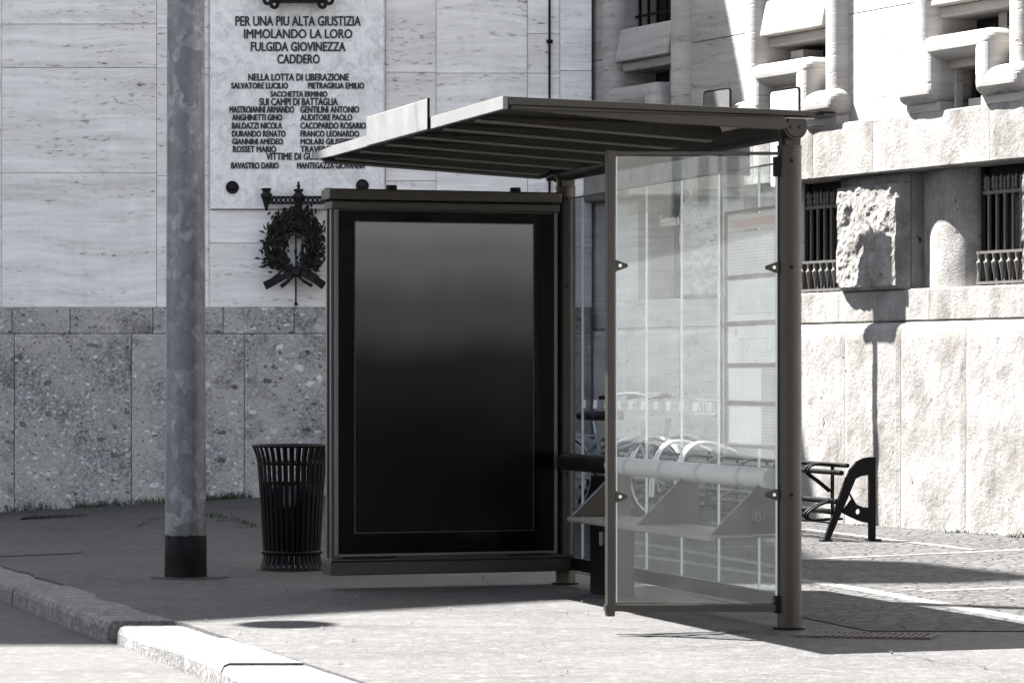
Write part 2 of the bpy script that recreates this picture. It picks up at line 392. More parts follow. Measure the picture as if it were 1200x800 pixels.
# ------------------------------------------------------------------ ground
def kin(Y): return -1.585-.352*(Y-14.52)      # inner top edge of the kerb
def kout(Y): return -1.912-.345*(Y-14.52)     # outer top edge
ROADZ=-.10
def sstep(a,b,x):
    t=max(0,min(1,(x-a)/(b-a))); return t*t*(3-2*t)
def gz(X,Y):
    h=max(-.07,min(.085,(X+3.5)*.057)); h*=1-sstep(-1.2,.6,X)
    return h*sstep(20,27,Y)
ys=[-60,-30,-10,0,5,8,9]+[9.5+.09*i for i in range(130)]+[21.3+.4*i for i in range(18)]+[29,35,50,90]
es=[0,.12,.3,.6,1,1.5,2,2.5,3,3.5,4,4.5,5,5.5,6,7,8,10,14,20,40,90]
mb=MB(); vs=[]; fs=[]
for Y in ys:
    jag=0
    if Y>14.4: jag=-.02-.04*noise.fractal(Vector((Y*2.3,1.7,0)),1,2,5)-.018*(noise.noise(Vector((Y*9,0,3)))) 
    elif Y>9: jag=.004+.008*noise.noise(Vector((Y*7,0,3)))
    for i,e in enumerate(es):
        X=kin(Y)+(e if e else jag); vs.append((X,Y,gz(X,Y)+.005))
m=len(es)
for j in range(len(ys)-1):
    for i in range(m-1): fs.append((j*m+i,j*m+i+1,(j+1)*m+i+1,(j+1)*m+i))
# a thin lip so that the ragged edge of the asphalt has a thickness
b=len(vs)
for j in range(len(ys)):
    p=vs[j*m]; vs.append((p[0],p[1],p[2]-.03))
for j in range(len(ys)-1): fs.append((j*m,(j+1)*m,b+j+1,b+j))
mb.add(vs,fs,False); struct('pavement',mb,PAVE,recalc=False)
mb=MB(); mb.add([(kout(-60)-90,-60,ROADZ),(kout(-60)+.1,-60,ROADZ),(kout(90)+.1,90,ROADZ),(kout(90)-90,90,ROADZ)],[(0,1,2,3)])
struct('road',mb,ROAD,recalc=False)
mb=MB(); mb.add([(-400,-300,-.2),(400,-300,-.2),(400,500,-.2),(-400,500,-.2)],[(0,1,2,3)]); struct('ground',mb,ROAD,recalc=False)
# granite kerb stones
mb=MB(); cuts=[-20,-8,2,7,9.0,10.1,11.25,12.41,13.62,14.50,17.0,19.4,22,26,32,45,60]
for i in range(len(cuts)-1):
    a=cuts[i]+.02; b_=cuts[i+1]-.02
    dz=(-.010,.004,-.006,.002)[i%4]; do=(.010,-.008,.004,.014)[i%4]
    if cuts[i+1]==14.50: b_-=.03; dz=-.012; do=.02
    nseg=max(2,int((b_-a)/.12)) if 8<a<20 else 2
    prof=[]
    for k in range(nseg+1):
        Y=a+(b_-a)*k/nseg; wob=.006*noise.noise(Vector((Y*5,2,i)))+ (.012*max(0,1-min(k,nseg-k)) if cuts[i+1] in (14.50,17.0) else 0)
        prof.append((Y,wob))
    for k in range(nseg):
        Ya,wa=prof[k]; Yb,wb=prof[k+1]
        def ring(Y,w_): 
            ko=kout(Y)+do+w_; ki=kin(Y)+.02; z=dz+.004*noise.noise(Vector((Y*3,i,0)))
            return [(ko-.012,Y,-.3),(ko,Y,z-.035),(ko+.012,Y,z-.009),(ko+.035,Y,z),(ki,Y,z),(ki,Y,-.3)]
        A=ring(Ya,wa); B=ring(Yb,wb); base=A+B
        f=[(q,(q+1)%6,6+(q+1)%6,6+q) for q in range(6)]
        if k==0: f.append((5,4,3,2,1,0))
        if k==nseg-1: f.append((6,7,8,9,10,11))
        mb.add(base,f)
struct('kerb',mb,GRAN,weld=True)
mb=MB(); vs=[(kout(Y)+dx,Y,z) for Y in (-20,60) for dx,z in ((.05,-.3),(.05,-.024),(.30,-.024),(.30,-.3))]
mb.add(vs,[(0,1,2,3),(7,6,5,4),(0,4,5,1),(1,5,6,2),(2,6,7,3),(3,7,4,0)]); struct('kerb_joints',mb,M_asphalt('kerb_mortar',.012,.02))

# parking area and its painted lines
U=Vector((-.305,.952,0)).normalized(); V=Vector((U.y*-1,U.x,0)); V=Vector((-.952,-.305,0)).normalized()
O=Vector((1.268,14.04,0))
def SP(s,p,h=0): return O+U*s+V*p+Vector((0,0,h))
mb=MB(); pk=[SP(-.25,-.35),SP(8.6,-.35),Vector((.9,27.0,0)),Vector((8.3,13.9,0))]
def sheet(mb,pts,z,n=1): mb.add([(p[0],p[1],z) for p in pts],[tuple(range(len(pts)))])
pk=[(1.62,13.9),(-1.0+.2,22.0),(-.9,24.0),(.5,27.3),(.86,27.3),(8.1,13.9)]
sheet(mb,pk,.009); struct('parking_area',mb,PARK,recalc=False)
mb=MB()
def line(a,b,w_,z=.0100):
    a=gp(*a); b=gp(*b); d=(b-a).normalized(); q=Vector((-d.y,d.x,0))*w_/2
    n=max(1,int((b-a).length/.15)); L=[];Rr=[]
    for k in range(n+1):
        p=a+(b-a)*k/n; j=.006*noise.noise(Vector((p.x*9,p.y*9,0)))
        L.append(p+q*(1+j*8)); Rr.append(p-q*(1-j*8))
    vs=[(v.x,v.y,z) for v in L+Rr]
    mb.add(vs,[(k,k+1,n+1+k+1,n+1+k) for k in range(n)])
line((1000,690.5),(1260,738),.12); line((745,651.5),(1000,690.5),.12)
line((722,633),(930,669),.13,.0112)
line((905,658.5),(1300,641),.10,.0112); line((940,621),(1140,645.8),.10,.0124)
line((1080,694.5),(1330,685),.10,.0112); line((728,630),(935,622.5),.09,.0124); line((758,635.5),(935,630.5),.07,.0134); line((807,645),(935,639),.07,.0112)
struct('parking_lines',mb,MARK,recalc=False)
# asphalt cracks and an old patch
mb=MB()
def crack(pts,w_,z=.0125,gf=gp,sub=14):
    P=[gf(*p) for p in pts]; L=[];
    for a,b in zip(P[:-1],P[1:]):
        for k in range(sub): L.append(a+(b-a)*k/sub)
    L.append(P[-1]); vs=[];
    for i,p in enumerate(L):
        d=(L[min(i+1,len(L)-1)]-L[max(i-1,0)]).normalized(); q=Vector((-d.y,d.x,0))
        j=noise.fractal(Vector((p.x*6,p.y*6,1)),1,2,4)*.05; w2=w_*(.35+.9*abs(noise.noise(Vector((p.x*11,p.y*11,5)))))*min(1,.3+i/4,.3+(len(L)-1-i)/4)
        p=p+q*j; zz=gz(p.x,p.y)+z; vs+= [(p.x+q.x*w2,p.y+q.y*w2,zz),(p.x-q.x*w2,p.y-q.y*w2,zz)]
    mb.add(vs,[(2*i,2*i+1,2*i+3,2*i+2) for i in range(len(L)-1)])
crack([(726,747.5),(800,746),(885,741.5)],.035); crack([(885,741.5),(990,752)],.010)
crack([(600,777),(760,765),(905,757)],.006); crack([(1000,757),(1090,775),(1200,790)],.007); crack([(830,792),(1010,789)],.006)
crack([(20,617),(90,623),(160,620),(190,610)],.02); crack([(246,611),(275,615),(298,621)],.02); crack([(430,705),(560,690),(650,686)],.006)
struct('asphalt_cracks',mb,M_asphalt('crack_dirt',.012,.02),recalc=False)
mb=MB(); c1=gp(12,655); 
for (x0,x1,y0,y1) in ((0,95,652,648),):
    a=gp(x0,y0); b_=gp(x1,y1); mb.add([(a.x,a.y-.12,.0095),(b_.x,b_.y-.12,.0095),(b_.x,b_.y+.12,.0095),(a.x,a.y+.12,.0095)],[(0,1,2,3)])
struct('repaired_strip',mb,M_asphalt('patch_asphalt',.03,.05),recalc=False)

# ------------------------------------------------------------------ left building (travertine over a conglomerate plinth)
LY=27.5; pl=3600/LY
def lx(x): return (x-600)/pl
def lz(y): return EYE+(440-y)/pl
lb=thing('travertine_building',(-3,LY,0),'pale travertine building with dark pebbled stone plinth, carrying the memorial plaque','building')
mb=MB(); mb.box((-6.5,LY+.05,-.3),(.6,LY+9,10.35)); build('building_core',mb,TRAV,lb)
TOP=lz(-60); PT=lz(360)
mb=MB(); g=.002
def slab(x0,x1,y0,y1,d=0): mb.box((lx(x0)+g,LY-d,lz(y1)+g),(lx(x1)-g,LY+.05,lz(y0)-g))
for (x0,x1,rows) in ((-252,-120,(-60,40,150,260,360)),(-120,2,(-60,30,78,203,285,360)),(2,183.5,(-60,28.5,79.5,203,360)),(183.5,245,(-60,33,80,206,360)),
                     (245,346,(-60,60,246,285,360)),(346,452,(-60,60,246,300,360)),(452,511,(-60,-5,85,212,330,360)),(511,618,(-60,86,183,280,360)),
                     (618,656,(-60,40,86,160,260,360)),(656,693.5,(-60,83,190,290,360))):
    for a,b_ in zip(rows[:-1],rows[1:]): slab(x0,x1,a,b_,random.uniform(0,.002))
build('travertine_cladding',mb,TRAV,lb,bevel=.0015,seg=1)
mb=MB(); mb.box((-6.5,LY-.002,TOP+.004),(.71,LY+.05,10.35)); build('upper_wall',mb,TRAV,lb)
mb=MB(); B2=lz(391)
xs=[-252,-150,-60,15,83,180,262,345,420,520,600,660,693]
for a,b_ in zip(xs[:-1],xs[1:]): mb.box((lx(a)+.003,LY-.05,B2+.003),(lx(b_)-.003,LY+.05,PT-.002))
build('plinth_band',mb,CEPPO,lb,bevel=.006)
mb=MB(); xs=[-252,-120,18,155,287,420,540,640,693]
for a,b_ in zip(xs[:-1],xs[1:]): mb.box((lx(a)+.002,LY-.062,-.3),(lx(b_)-.002,LY+.05,B2-.003))
build('plinth_blocks',mb,CEPPO,lb,bevel=.008)
mb=MB(); mb.box((-6.5,LY-.04,-.3),(.71,LY+.045,PT-.03)); build('plinth_joints',mb,M_roughstone('joint_mortar',.06,.12),lb)
# slim conduit with its clips
mb=MB(); X=lx(644); mb.tube([(X,LY-.02,lz(-60)),(X,LY-.02,lz(330))],.010,8)
for y in (49,122,210): mb.tube([(X-.028,LY-.02,lz(y)),(X+.028,LY-.02,lz(y))],.016,8)
tag(build('wall_conduit',mb,METD),'slim grey conduit with clips running down the travertine wall above the bus shelter','pipe')
mb=MB(); X=lx(347); mb.tube([(X,LY-.012,lz(246)),(X,LY-.012,lz(357))],.005,6); mb.ball((X,LY-.016,lz(356)),.016,6)
tag(build('thin_cable',mb,BLACK),'thin dark cable hanging behind the wreath down to the plinth','cable')

# memorial plaque with its inscription
pq=thing('memorial_plaque',(lx(348.5),LY,lz(245)),'pale marble memorial plaque with black lettering on the travertine wall','plaque')
mb=MB(); mb.box((lx(247),LY-.05,lz(245)),(lx(450),LY-.004,lz(-190))); build('marble_slab',mb,PLAQ,pq,bevel=.004)
INK=M_paint('black_lettering',(.016,.017,.018),.6,0,.5)
rows=[('PER UNA PIU ALTA GIUSTIZIA',276,423,20.3,31.5),('IMMOLANDO LA LORO',286,413,35.5,46),('FULGIDA GIOVINEZZA',294,405,50.5,61),('CADDERO',325,375,65,75.5),
('NELLA LOTTA DI LIBERAZIONE',291,409,87.5,95.5),('SALVATORE LUCILIO',271,338,98,104.8),('PIETRAGRUA EMILIO',361,427,98,104.8),('SACCHETTA ERMINIO',317,384,108,114.3),
('SUI CAMPI DI BATTAGLIA',304,396,116,124.3),('MASTROIANNI ARMANDO',269,345,125.5,133),('GENTILINI ANTONIO',352,421,125.5,133),('ANGHINETTI GINO',272,331,135,142),('AUDITORE PAOLO',352,413,135,142),
('BALDAZZI NICOLA',272,331,144.5,151.7),('CACOPARDO ROSARIO',352,429,144.5,151.7),('DURANDO RENATO',272,335,154,161),('FRANCO LEONARDO',352,421,154,161),
('GIANNINI AMEDEO',272,332,163.3,170),('MOLARI GIUSEPPE',352,414,163.3,170),('ROSSET MARIO',273,324,172,179),('TRAVERSI',352,388,172,179),
('VITTIME DI GUERRA',312,388,180,188),('BAVASTRO DARIO',271,327,191.2,198.2),('MANTEGAZZA GIOVANNA',348,428,191.2,198.2)]
for t,x0,x1,y0,y1 in rows:
    M=Matrix.Translation((lx((x0+x1)/2),LY-.051,lz(y1)))
    tm=text_mb(t,M,(x1-x0)/pl-.006,(y1-y0)/pl,.006,0); n0=len(tm.v); f0=list(tm.f)
    for dx,dz,dy in ((.006,0,.0004),(.003,.004,.0008)):
        b=len(tm.v); tm.v+=[v+Vector((dx,-dy,dz)) for v in tm.v[:n0]]; tm.f+=[[b+i for i in f] for f in f0]; tm.sm+=[False]*len(f0)
    build('inscription_line',tm,INK,pq,recalc=False)
for x,y in ((273,220),(425,218)):
    mb=MB(frame((lx(x),LY-.05,lz(y)),(1,0,0),(0,0,1),(0,-1,0)))
    mb.lathe((0,0,0),[(.058,0),(.058,.012),(.048,.02),(.042,.012),(.032,.014),(.026,.03),(.012,.034),(0,.034)],24); build('bronze_rosette',mb,BLACK,pq)
# iron tray bracket at the plaque's upper half
sc=thing('iron_bracket',(lx(351),LY-.05,lz(6)),'black wrought iron bracket with scrolled ends mounted above the plaque inscription','bracket')
mb=MB(); mb.box((lx(322),LY-.22,lz(5.2)),(lx(380),LY-.052,lz(-24))); build('iron_plate',mb,BLACK,sc,bevel=.01)
mb=MB()
for sx in (-1,1):
    cx=351+sx*36
    for (dx,y,r) in ((0,3,.030),(-sx*8,7.5,.030)):
        c=Vector((lx(cx+dx),LY-.15,lz(y))); mb.tube([c+Vector((math.cos(a)*r,0,math.sin(a)*r)) for a in [2*math.pi*k/14 for k in range(14)]],.016,8,closed=True)
    mb.tube([(lx(cx),LY-.15,lz(1)),(lx(cx-sx*5),LY-.15,lz(-10)),(lx(cx-sx*12),LY-.15,lz(-20))],.018,8)
build_each('scrolled_arm',mb,BLACK,sc)

# bronze rail with torch-shaped holders, and the wreath hanging from it
rl=thing('bronze_rail',(lx(350),LY-.05,lz(237)),'dark bronze lattice rail on torch shaped holders at the foot of the plaque','rail')
RY=LY-.13
mb=MB()
for y in (231.8,239.3): mb.box((lx(314),RY-.012,lz(y+1.1)),(lx(388),RY+.012,lz(y-1.1)))
k=0; x=317
while x<386:
    if abs(x-350)>4:
        c=Vector((lx(x),RY,lz(235.5))); mb.tube([c+Vector((math.cos(a)*.020,0,math.sin(a)*.017)) for a in [2*math.pi*q/10 for q in range(10)]],.007,6,closed=True)
        mb.tube([c+Vector((.02,0,0)),c+Vector((.035,0,0))],.007,6)
    x+=5.3
build('lattice_bar',mb,BLACK,rl)
for x in (313.5,351,387):
    mb=MB(); h=.0; c=(lx(x),RY,lz(248 if x!=351 else 249))
    mb.lathe(c,[(0,0),(.012,.004),(.016,.03),(.03,.08),(.043,.115),(.05,.125),(.05,.15),(.036,.158),(.032,.175),(.044,.185),(.044,.20),(.0,.205)],14)
    mb.box((c[0]-.015,RY,c[2]+.09),(c[0]+.015,LY-.04,c[2]+.12))
    if x==351: mb.lathe((c[0],RY,c[2]+.2),[(.012,0),(.012,.02),(.02,.03),(.008,.045),(.014,.055),(0,.075)],10)
    build('torch_holder',mb,BLACK,rl)
wr=thing('wreath',(lx(346),LY-.1,lz(335)),'black metal laurel wreath with ribbon bow hanging below the plaque','wreath')
mb=MB(); C0=Vector((lx(346.5),LY-.11,lz(288))); random.seed(3)
LEAFM=m_leaf('dark_bronze_leaf',(.006,.007,.006),(.06,.062,.058))
def leaf(mb,p,d,l,wd,nrm):
    d=d.normalized(); s_=d.cross(nrm).normalized(); q=nrm*l*.12
    mb.add([p,p+d*l*.45+s_*wd+q,p+d*l+q*.3,p+d*l*.45-s_*wd+q,p+d*l*.45-q*.6],[(0,1,4),(1,2,4),(2,3,4),(3,0,4)])
for i in range(1500):
    a=random.uniform(0,2*math.pi)
    if abs(a-1.5*math.pi)<.42: continue
    lob=.80+.28*abs(math.sin(a*4.5+.6)); rx,rz=.185*(1+.2*(lob-1)),.245
    off=Vector((random.gauss(0,.048),random.gauss(0,.03),random.gauss(0,.046)))*lob
    p=C0+Vector((math.cos(a)*rx,0,math.sin(a)*rz*.93))+off
    tang=Vector((-math.sin(a),0,math.cos(a)))*(1 if math.cos(a)>0 else -1); out=Vector((math.cos(a),0,math.sin(a)))
    d=tang*random.uniform(.2,1)+out*random.uniform(-.5,1.1)*(1 if off.dot(out)>0 else -.6)+Vector((0,random.uniform(-.6,.1),random.uniform(-.3,.3)))
    leaf(mb,p,d,random.uniform(.05,.085)*lob,random.uniform(.009,.015),Vector((random.uniform(-.4,.4),-1,random.uniform(-.4,.4))).normalized())
build('laurel_leaves',mb,LEAFM,wr,recalc=False)
mb=MB(); rg=[C0+Vector((math.cos(a)*.18,.01,math.sin(a)*.22)) for a in [2*math.pi*q/30 for q in range(30)]]; mb.tube(rg,.03,8,closed=True)
mb.tube([(lx(350),RY,lz(248)),(lx(349),LY-.11,lz(258))],.008,6); build('wreath_ring',mb,BLACK,wr)
mb=MB()
def ribbon(pts,wd):
    L=[px(x,y,LY-.14-.03*math.sin(i*1.3)) for i,(x,y) in enumerate(pts)]; vs=[]
    for i,p in enumerate(L):
        d=(L[min(i+1,len(L)-1)]-L[max(i-1,0)]).normalized(); q=Vector((-d.z,0,d.x))*wd[i]
        vs+=[p+q,p-q,p+q+Vector((0,.008,0)),p-q+Vector((0,.008,0))]
    f=[]
    for i in range(len(L)-1):
        a=4*i; f+=[(a,a+1,a+5,a+4),(a+2,a+6,a+7,a+3),(a,a+4,a+6,a+2),(a+1,a+3,a+7,a+5)]
    n=len(vs)-4; f+=[(0,2,3,1),(n,n+1,n+3,n+2)]; mb.add(vs,f)
ribbon([(346,320),(335,323),(322,329),(310,335)],[.016,.028,.036,.040]); ribbon([(347,320),(358,322),(370,328),(380,335)],[.016,.028,.036,.040])
ribbon([(345,322),(338,329),(329,336)],[.012,.016,.02]); ribbon([(348,322),(355,329),(366,335)],[.012,.014,.016])
mb.ball(px(347,320,LY-.16),.035,7,(1.3,.7,.9)); build('ribbon_bow',mb,BLACK,wr)

# ------------------------------------------------------------------ right building, seen at an angle
rb=thing('stone_building',W0+AX*4,'sunlit rusticated stone building with barred basement windows and heavy carved window surrounds','building')
WM=frame(W0,AX,NX,(0,0,1))                     # local (t, outward, height)
def wmb(): return MB(WM)
P_=2.345; KS=range(-1,3); TE=3.12+3*P_         # bays built in detail
# base blocks: rounded top, rough face with real relief where it is seen
def relief(t,h,seed,amp): return amp*(noise.fractal(Vector((t*3.2,h*2.1,seed)),1,2,5)+.5*noise.fractal(Vector((t*13,h*9,seed+4)),1,2,4))
def block_face(mb,t0,t1,prof,nt_,seed,amp,back=-.6):
    """prof: list of (o,h) from bottom to top; edge vertices are kept in place so that joints stay crisp"""
    m=len(prof); vs=[];fs=[]
    for i in range(nt_+1):
        t=t0+(t1-t0)*i/nt_; e=min(1,min(i,nt_-i)/2)
        for j,(o_,h) in enumerate(prof):
            k=relief(t,h,seed,amp)*e*min(1,min(j,m-1-j)/2); rr=-.005*(1-e)
            vs.append((t,o_+k+rr,h))
    for i in range(nt_):
        for j in range(m-1): fs.append((i*m+j,(i+1)*m+j,(i+1)*m+j+1,i*m+j+1))
    b=len(vs)
    for i in (0,nt_):
        o_,h=prof[0]; vs.append((t0 if i==0 else t1,back,h)); o_,h=prof[-1]; vs.append((t0 if i==0 else t1,back,h))
    fs.append([b,b+1]+[j for j in range(m-1,-1,-1)]); fs.append([b+3,b+2]+[nt_*m+j for j in range(m)])
    fs.append([b+1,b+3]+[i*m+m-1 for i in range(nt_,-1,-1)])
    mb.add(vs,fs,False)
def fine(a,b_,n): return [(a+(b_-a)*i/n) for i in range(n+1)]
bprof=[(0,h) for h in fine(-.3,1.44,58)]+[(-.003,1.48),(-.010,1.52),(-.022,1.548),(-.04,1.565),(-.075,1.572)]
SMOOTH_BRIGHT=M_travertine('brightened_base_travertine',tuple(AX),(.40,.39,.375),(.66,.65,.63),1.0,.4,.3)  # stone made paler so the shaded stretch looks bright behind the glass
mb=wmb(); js=[-.3,.6,1.5,2.4,3.2,3.97,4.72,5.54,6.4,7.3,8.3,9.3,10.4]
for i,(a,b_) in enumerate(zip(js[:-1],js[1:])):
    if a>3.1: block_face(mb,a+.0025,b_-.0025,bprof,30,i*3.1,.006)
mb2=wmb()
for i,(a,b_) in enumerate(zip(js[:4],js[1:5])): block_face(mb2,a+.003,b_-.003,bprof,16,i*3.1,.003)
build('smooth_base_course',mb2,SMOOTH_BRIGHT,rb)
mb2=wmb(); mb2.box((-.29,-.1,-.3),(3.19,.035,.27)); build('foot_course',mb2,ROUGH,rb,bevel=.02)
build('base_course',mb,ROUGH,rb,recalc=True)
mb=wmb(); mb.box((-.3,-.6,-.3),(10.4,-.03,1.56)); build('base_joints',mb,M_roughstone('base_mortar',.09,.16),rb)
def course(name,cuts,h0,h1,o_,mat,amp,back=-.6,ch=.012,n=8):
    mb=wmb()
    for i,(a,b_) in enumerate(zip(cuts[:-1],cuts[1:])):
        prof=[(back,h0),(o_-ch,h0),(o_,h0+ch)]+[(o_,h) for h in fine(h0+ch,h1-ch,n)[1:]]+[(o_-ch,h1),(back,h1)]
        block_face(mb,a+.0025,b_-.0025,prof,24,i*5.3+h0,amp,back)
    return build(name,mb,mat,rb)
course('sill_course',[-.3,.9,1.95,3.05],1.575,1.82,-.045,SMOOTH_BRIGHT,.003)
course('sill_course',[3.05,3.83,5.02,6.3,7.4,8.6,10.4],1.575,1.82,-.045,ROUGH,.006)
course('cornice',[-.3,.8,1.7,2.75,3.62,4.44,5.9,6.75,7.8,9,10.4],2.71,3.13,.06,ROUGH,.005,n=12)
# basement band: rock-faced block, groove, rounded column, barred window
mb=wmb(); mb.box((-.3,-.6,1.822),(10.4,-.42,2.708)); build('basement_wall',mb,DARKIN,rb)
mb=wmb(); mb.box((-.3,-.6,1.8225),(.735,-.05,2.7075)); build('corner_block',mb,SMOOTH_BRIGHT,rb)
for k in range(-1,3):
    b0=3.82+k*P_
    mb=wmb(); vs=[];fs=[]; n1,n2=64,64
    for i in range(n1+1):
        for j in range(n2+1):
            t=b0+.0+.93*i/n1; h=1.822+.886*j/n2; ed=min(1,min(i,n1-i)/5)*min(1,min(j+3,n2-j+2)/5)
            q=Vector((t*4,h*4,k*7.0)); d=.062+.013*noise.fractal(q,1,2,6)+.006*noise.fractal(q*4,1,2,4)
            d-=.05*max(0,noise.noise(q*1.7+Vector((5,5,5)))-.22)
            if h>2.63: d*=.3; ed*=.35
            vs.append((t,-.045+d*ed-.03*(1-ed),h))
    for i in range(n1):
        for j in range(n2): a=i*(n2+1)+j; fs.append((a,a+n2+1,a+n2+2,a+1))
    mb.add(vs,fs,False)
    mb.box((b0+.001,-.45,1.822),(b0+.929,-.085,2.706))
    build('rock_faced_block',mb,BLOCK if k>=0 else SMOOTH_BRIGHT,rb,recalc=False)
    mb=wmb(); mb.box((b0+.932,-.45,1.822),(b0+1.018,-.20,2.706)); build('groove',mb,ROUGH,rb)
    mb=wmb(); c=b0+1.31; vs=[];fs=[]; n1,n2=30,24
    for i in range(n1+1):
        a=math.pi*i/n1
        for j in range(n2+1):
            h=1.822+.885*j/n2; r=1+ .03*noise.fractal(Vector((a*3,h*5,k+.5)),1,2,5)
            vs.append((c-.29*math.cos(a),-.24+.155*math.sin(a)*r,h))
    for i in range(n1):
        for j in range(n2): a=i*(n2+1)+j; fs.append((a,a+n2+1,a+n2+2,a+1))
    mb.add(vs,fs,True); mb.box((c-.289,-.45,1.823),(c+.289,-.242,2.705)); build('rounded_column',mb,BLOCK if k>=0 else SMOOTH_BRIGHT,rb,recalc=False)
    # window of the basement
    w0=b0+1.62; w1=b0+P_-.005
    mb=wmb(); mb.box((w0,-.40,1.823),(w1,-.36,2.705)); win=build('basement_window',mb,DARKG,rb)
    mb=wmb()
    for (a,b_,h0,h1,o0,o1) in ((w0,w0+.05,1.823,2.705,-.36,-.22),(w1-.05,w1,1.823,2.705,-.36,-.22),(w0,w1,2.64,2.704,-.36,-.24)): mb.box((a,o0,h0),(b_,o1,h1))
    build('window_frame',mb,METD,win)
    mb=wmb(); nb=6
    mb.box((w0+.06,-.225,2.50),(w1-.06,-.19,2.525)); mb.box((w0+.06,-.235,2.06),(w1-.06,-.13,2.08)); mb.box((w0+.06,-.15,1.835),(w1-.06,-.125,1.855))
    mb.prism([(w0+.06,-.13,1.84),(w0+.06,-.2,1.84),(w0+.085,-.2,2.07),(w0+.085,-.13,2.07)],(.02,0,0))
    for i in range(nb):
        t=w0+.12+(w1-w0-.24)*i/(nb-1)
        mb.box((t-.011,-.215,1.83),(t+.011,-.195,2.63)); 
    for i in range(nb+1):
        t=w0+.09+(w1-w0-.18)*i/nb
        mb.lathe((t,-.138,1.855),[(.006,0),(.009,.05),(.024,.13),(.027,.145),(.013,.155),(.016,.175),(.018,.205)],8)
        mb.lathe((t,-.2,2.525),[(.008,0),(.02,.03),(.012,.06),(.022,.085),(.006,.12)],8)
    gm=build('window_grille',mb,M_paint('grille_iron',(.10,.095,.09),.5,.4,.3) if k==-1 else GRILLE,win)
    if k==-1: GRILLE=gm.data.materials[0]
# upper storey: panels, half-round pilasters, windows with carved surrounds
UPT=5.6
mb=wmb()
for k in KS:
    a=-.3 if k==-1 else 3.96+(k-1)*P_-.06; b_=2.58+k*P_
    if b_>a: mb.box((a+.002,-.6,3.133),(b_-.002,-.05,3.98)); mb.box((a+.002,-.6,3.986),(b_-.002,-.051,UPT))
mb.box((3.90+2*P_,-.6,3.133),(10.4,-.05,UPT))
build_each('wall_panels',mb,TRAVR,rb,bevel=.003)
mb=wmb(); mb.box((-.3,-1.2,UPT+.003),(10.4,-.05,12.6)); mb.box((-.3,-1.2,3.2),(10.4,-.62,UPT)); build('upper_wall',mb,TRAVR,rb)
for k in KS:
    b0=2.80+k*P_
    for c in (b0-.135,b0+1.035):
        mb=wmb(); vs=[];fs=[];n1=16
        for i in range(n1+1):
            a=math.pi*i/n1; vs+=[(c-.135*math.cos(a),-.08+.13*math.sin(a),3.132),(c-.135*math.cos(a),-.08+.13*math.sin(a),UPT)]
        for i in range(n1): fs.append((2*i,2*i+2,2*i+3,2*i+1))
        mb.add(vs,fs,True); mb.box((c-.1345,-.55,3.133),(c+.1345,-.081,UPT-.002)); build('half_round_pilaster',mb,TRAVR,rb,recalc=False)
    mb=wmb(); mb.box((b0+.001,-.45,3.133),(b0+.899,-.40,4.90)); win=build('window',mb,DARKG,rb)
    mb=wmb(); mb.box((b0+.003,-.40,3.84),(b0+.897,-.06,3.915)); mb.box((b0+.003,-.40,3.66),(b0+.897,-.12,3.70)); build_each('window_lintel',mb,TRAVR,win,bevel=.006)
    mb=wmb(); mb.hexa([(b0+.003,-.40,3.918),(b0+.897,-.40,3.918),(b0+.897,.03,3.918),(b0+.003,.03,3.918),(b0+.003,-.40,4.21),(b0+.897,-.40,4.21),(b0+.897,-.03,4.21),(b0+.003,-.03,4.21)])
    build('window_sill',mb,TRAVR,win,bevel=.012)
    mb=wmb(); mb.box((b0+.003,-.4,4.9),(b0+.897,-.05,UPT-.01)); build('window_head',mb,TRAVR,win)
    mb=wmb()
    for h in (4.32,4.62): mb.box((b0+.01,-.2,h),(b0+.89,-.18,h+.02))
    for i in range(6): t=b0+.08+.74*i/5; mb.box((t-.01,-.2,4.215),(t+.01,-.18,4.85))
    build('window_bars',mb,METD,win)
    mb=wmb(); mb.box((b0+.40,-.395,3.72),(b0+.5,-.3,3.85)) if k!=0 else mb.box((b0+.12,-.395,3.72),(b0+.3,-.2,3.80))
    build('inner_block',mb,TRAVR,win)
    mb=wmb()
    mb.box((b0-.03,-.30,3.50),(b0+.86,.13,3.685)); 
    mb.box((b0-.031,-.29,3.26),(b0+.17,.128,3.66)); mb.box((b0+.63,-.29,3.26),(b0+.861,.128,3.66))
    mb.box((b0-.33,-.28,3.19),(b0+.171,.126,3.405)); mb.box((b0+.629,-.28,3.19),(b0+1.2,.126,3.405))
    build('window_surround',mb,TRAVR,rb,bevel=.088,seg=6)
    mb=wmb(); mb.box((b0-.27,-.25,3.132),(b0+.15,.05,3.2)); mb.box((b0+.65,-.25,3.132),(b0+1.14,.05,3.2)); mb.box((b0+.172,-.38,3.44),(b0+.628,-.02,3.50)); build_each('surround_foot',mb,TRAVR,rb)
    mb=wmb(); mb.box((b0+.30,-.36,3.132),(b0+.62,-.1,3.21)); mb.box((b0+.172,-.12,3.132),(b0+.205,-.06,3.44)); build_each('inner_sill',mb,TRAVR,win)
# the façade's continuation past the frame and behind the photographer
mb=wmb(); mb.box((10.402,-1.2,-.3),(60,0,3.13)); build('further_base',mb,M_travertine('further_plaster',tuple(AX),(.5,.5,.49),(.75,.75,.74),.6,.5),rb)
mb=wmb(); mb.box((10.402,-1.2,3.133),(60,-.05,12.6)); build('further_wall',mb,TRAVR,rb)
for k in range(3,20):
    b0=2.8+k*P_
    mb=wmb(); mb.box((b0,-.3,3.75),(b0+.9,-.045,5.4)); mb.box((b0,-.3,6.6),(b0+.9,-.045,8.6)); build('window',mb,DARKG,rb) if False else build_each('window',mb,DARKG,rb)

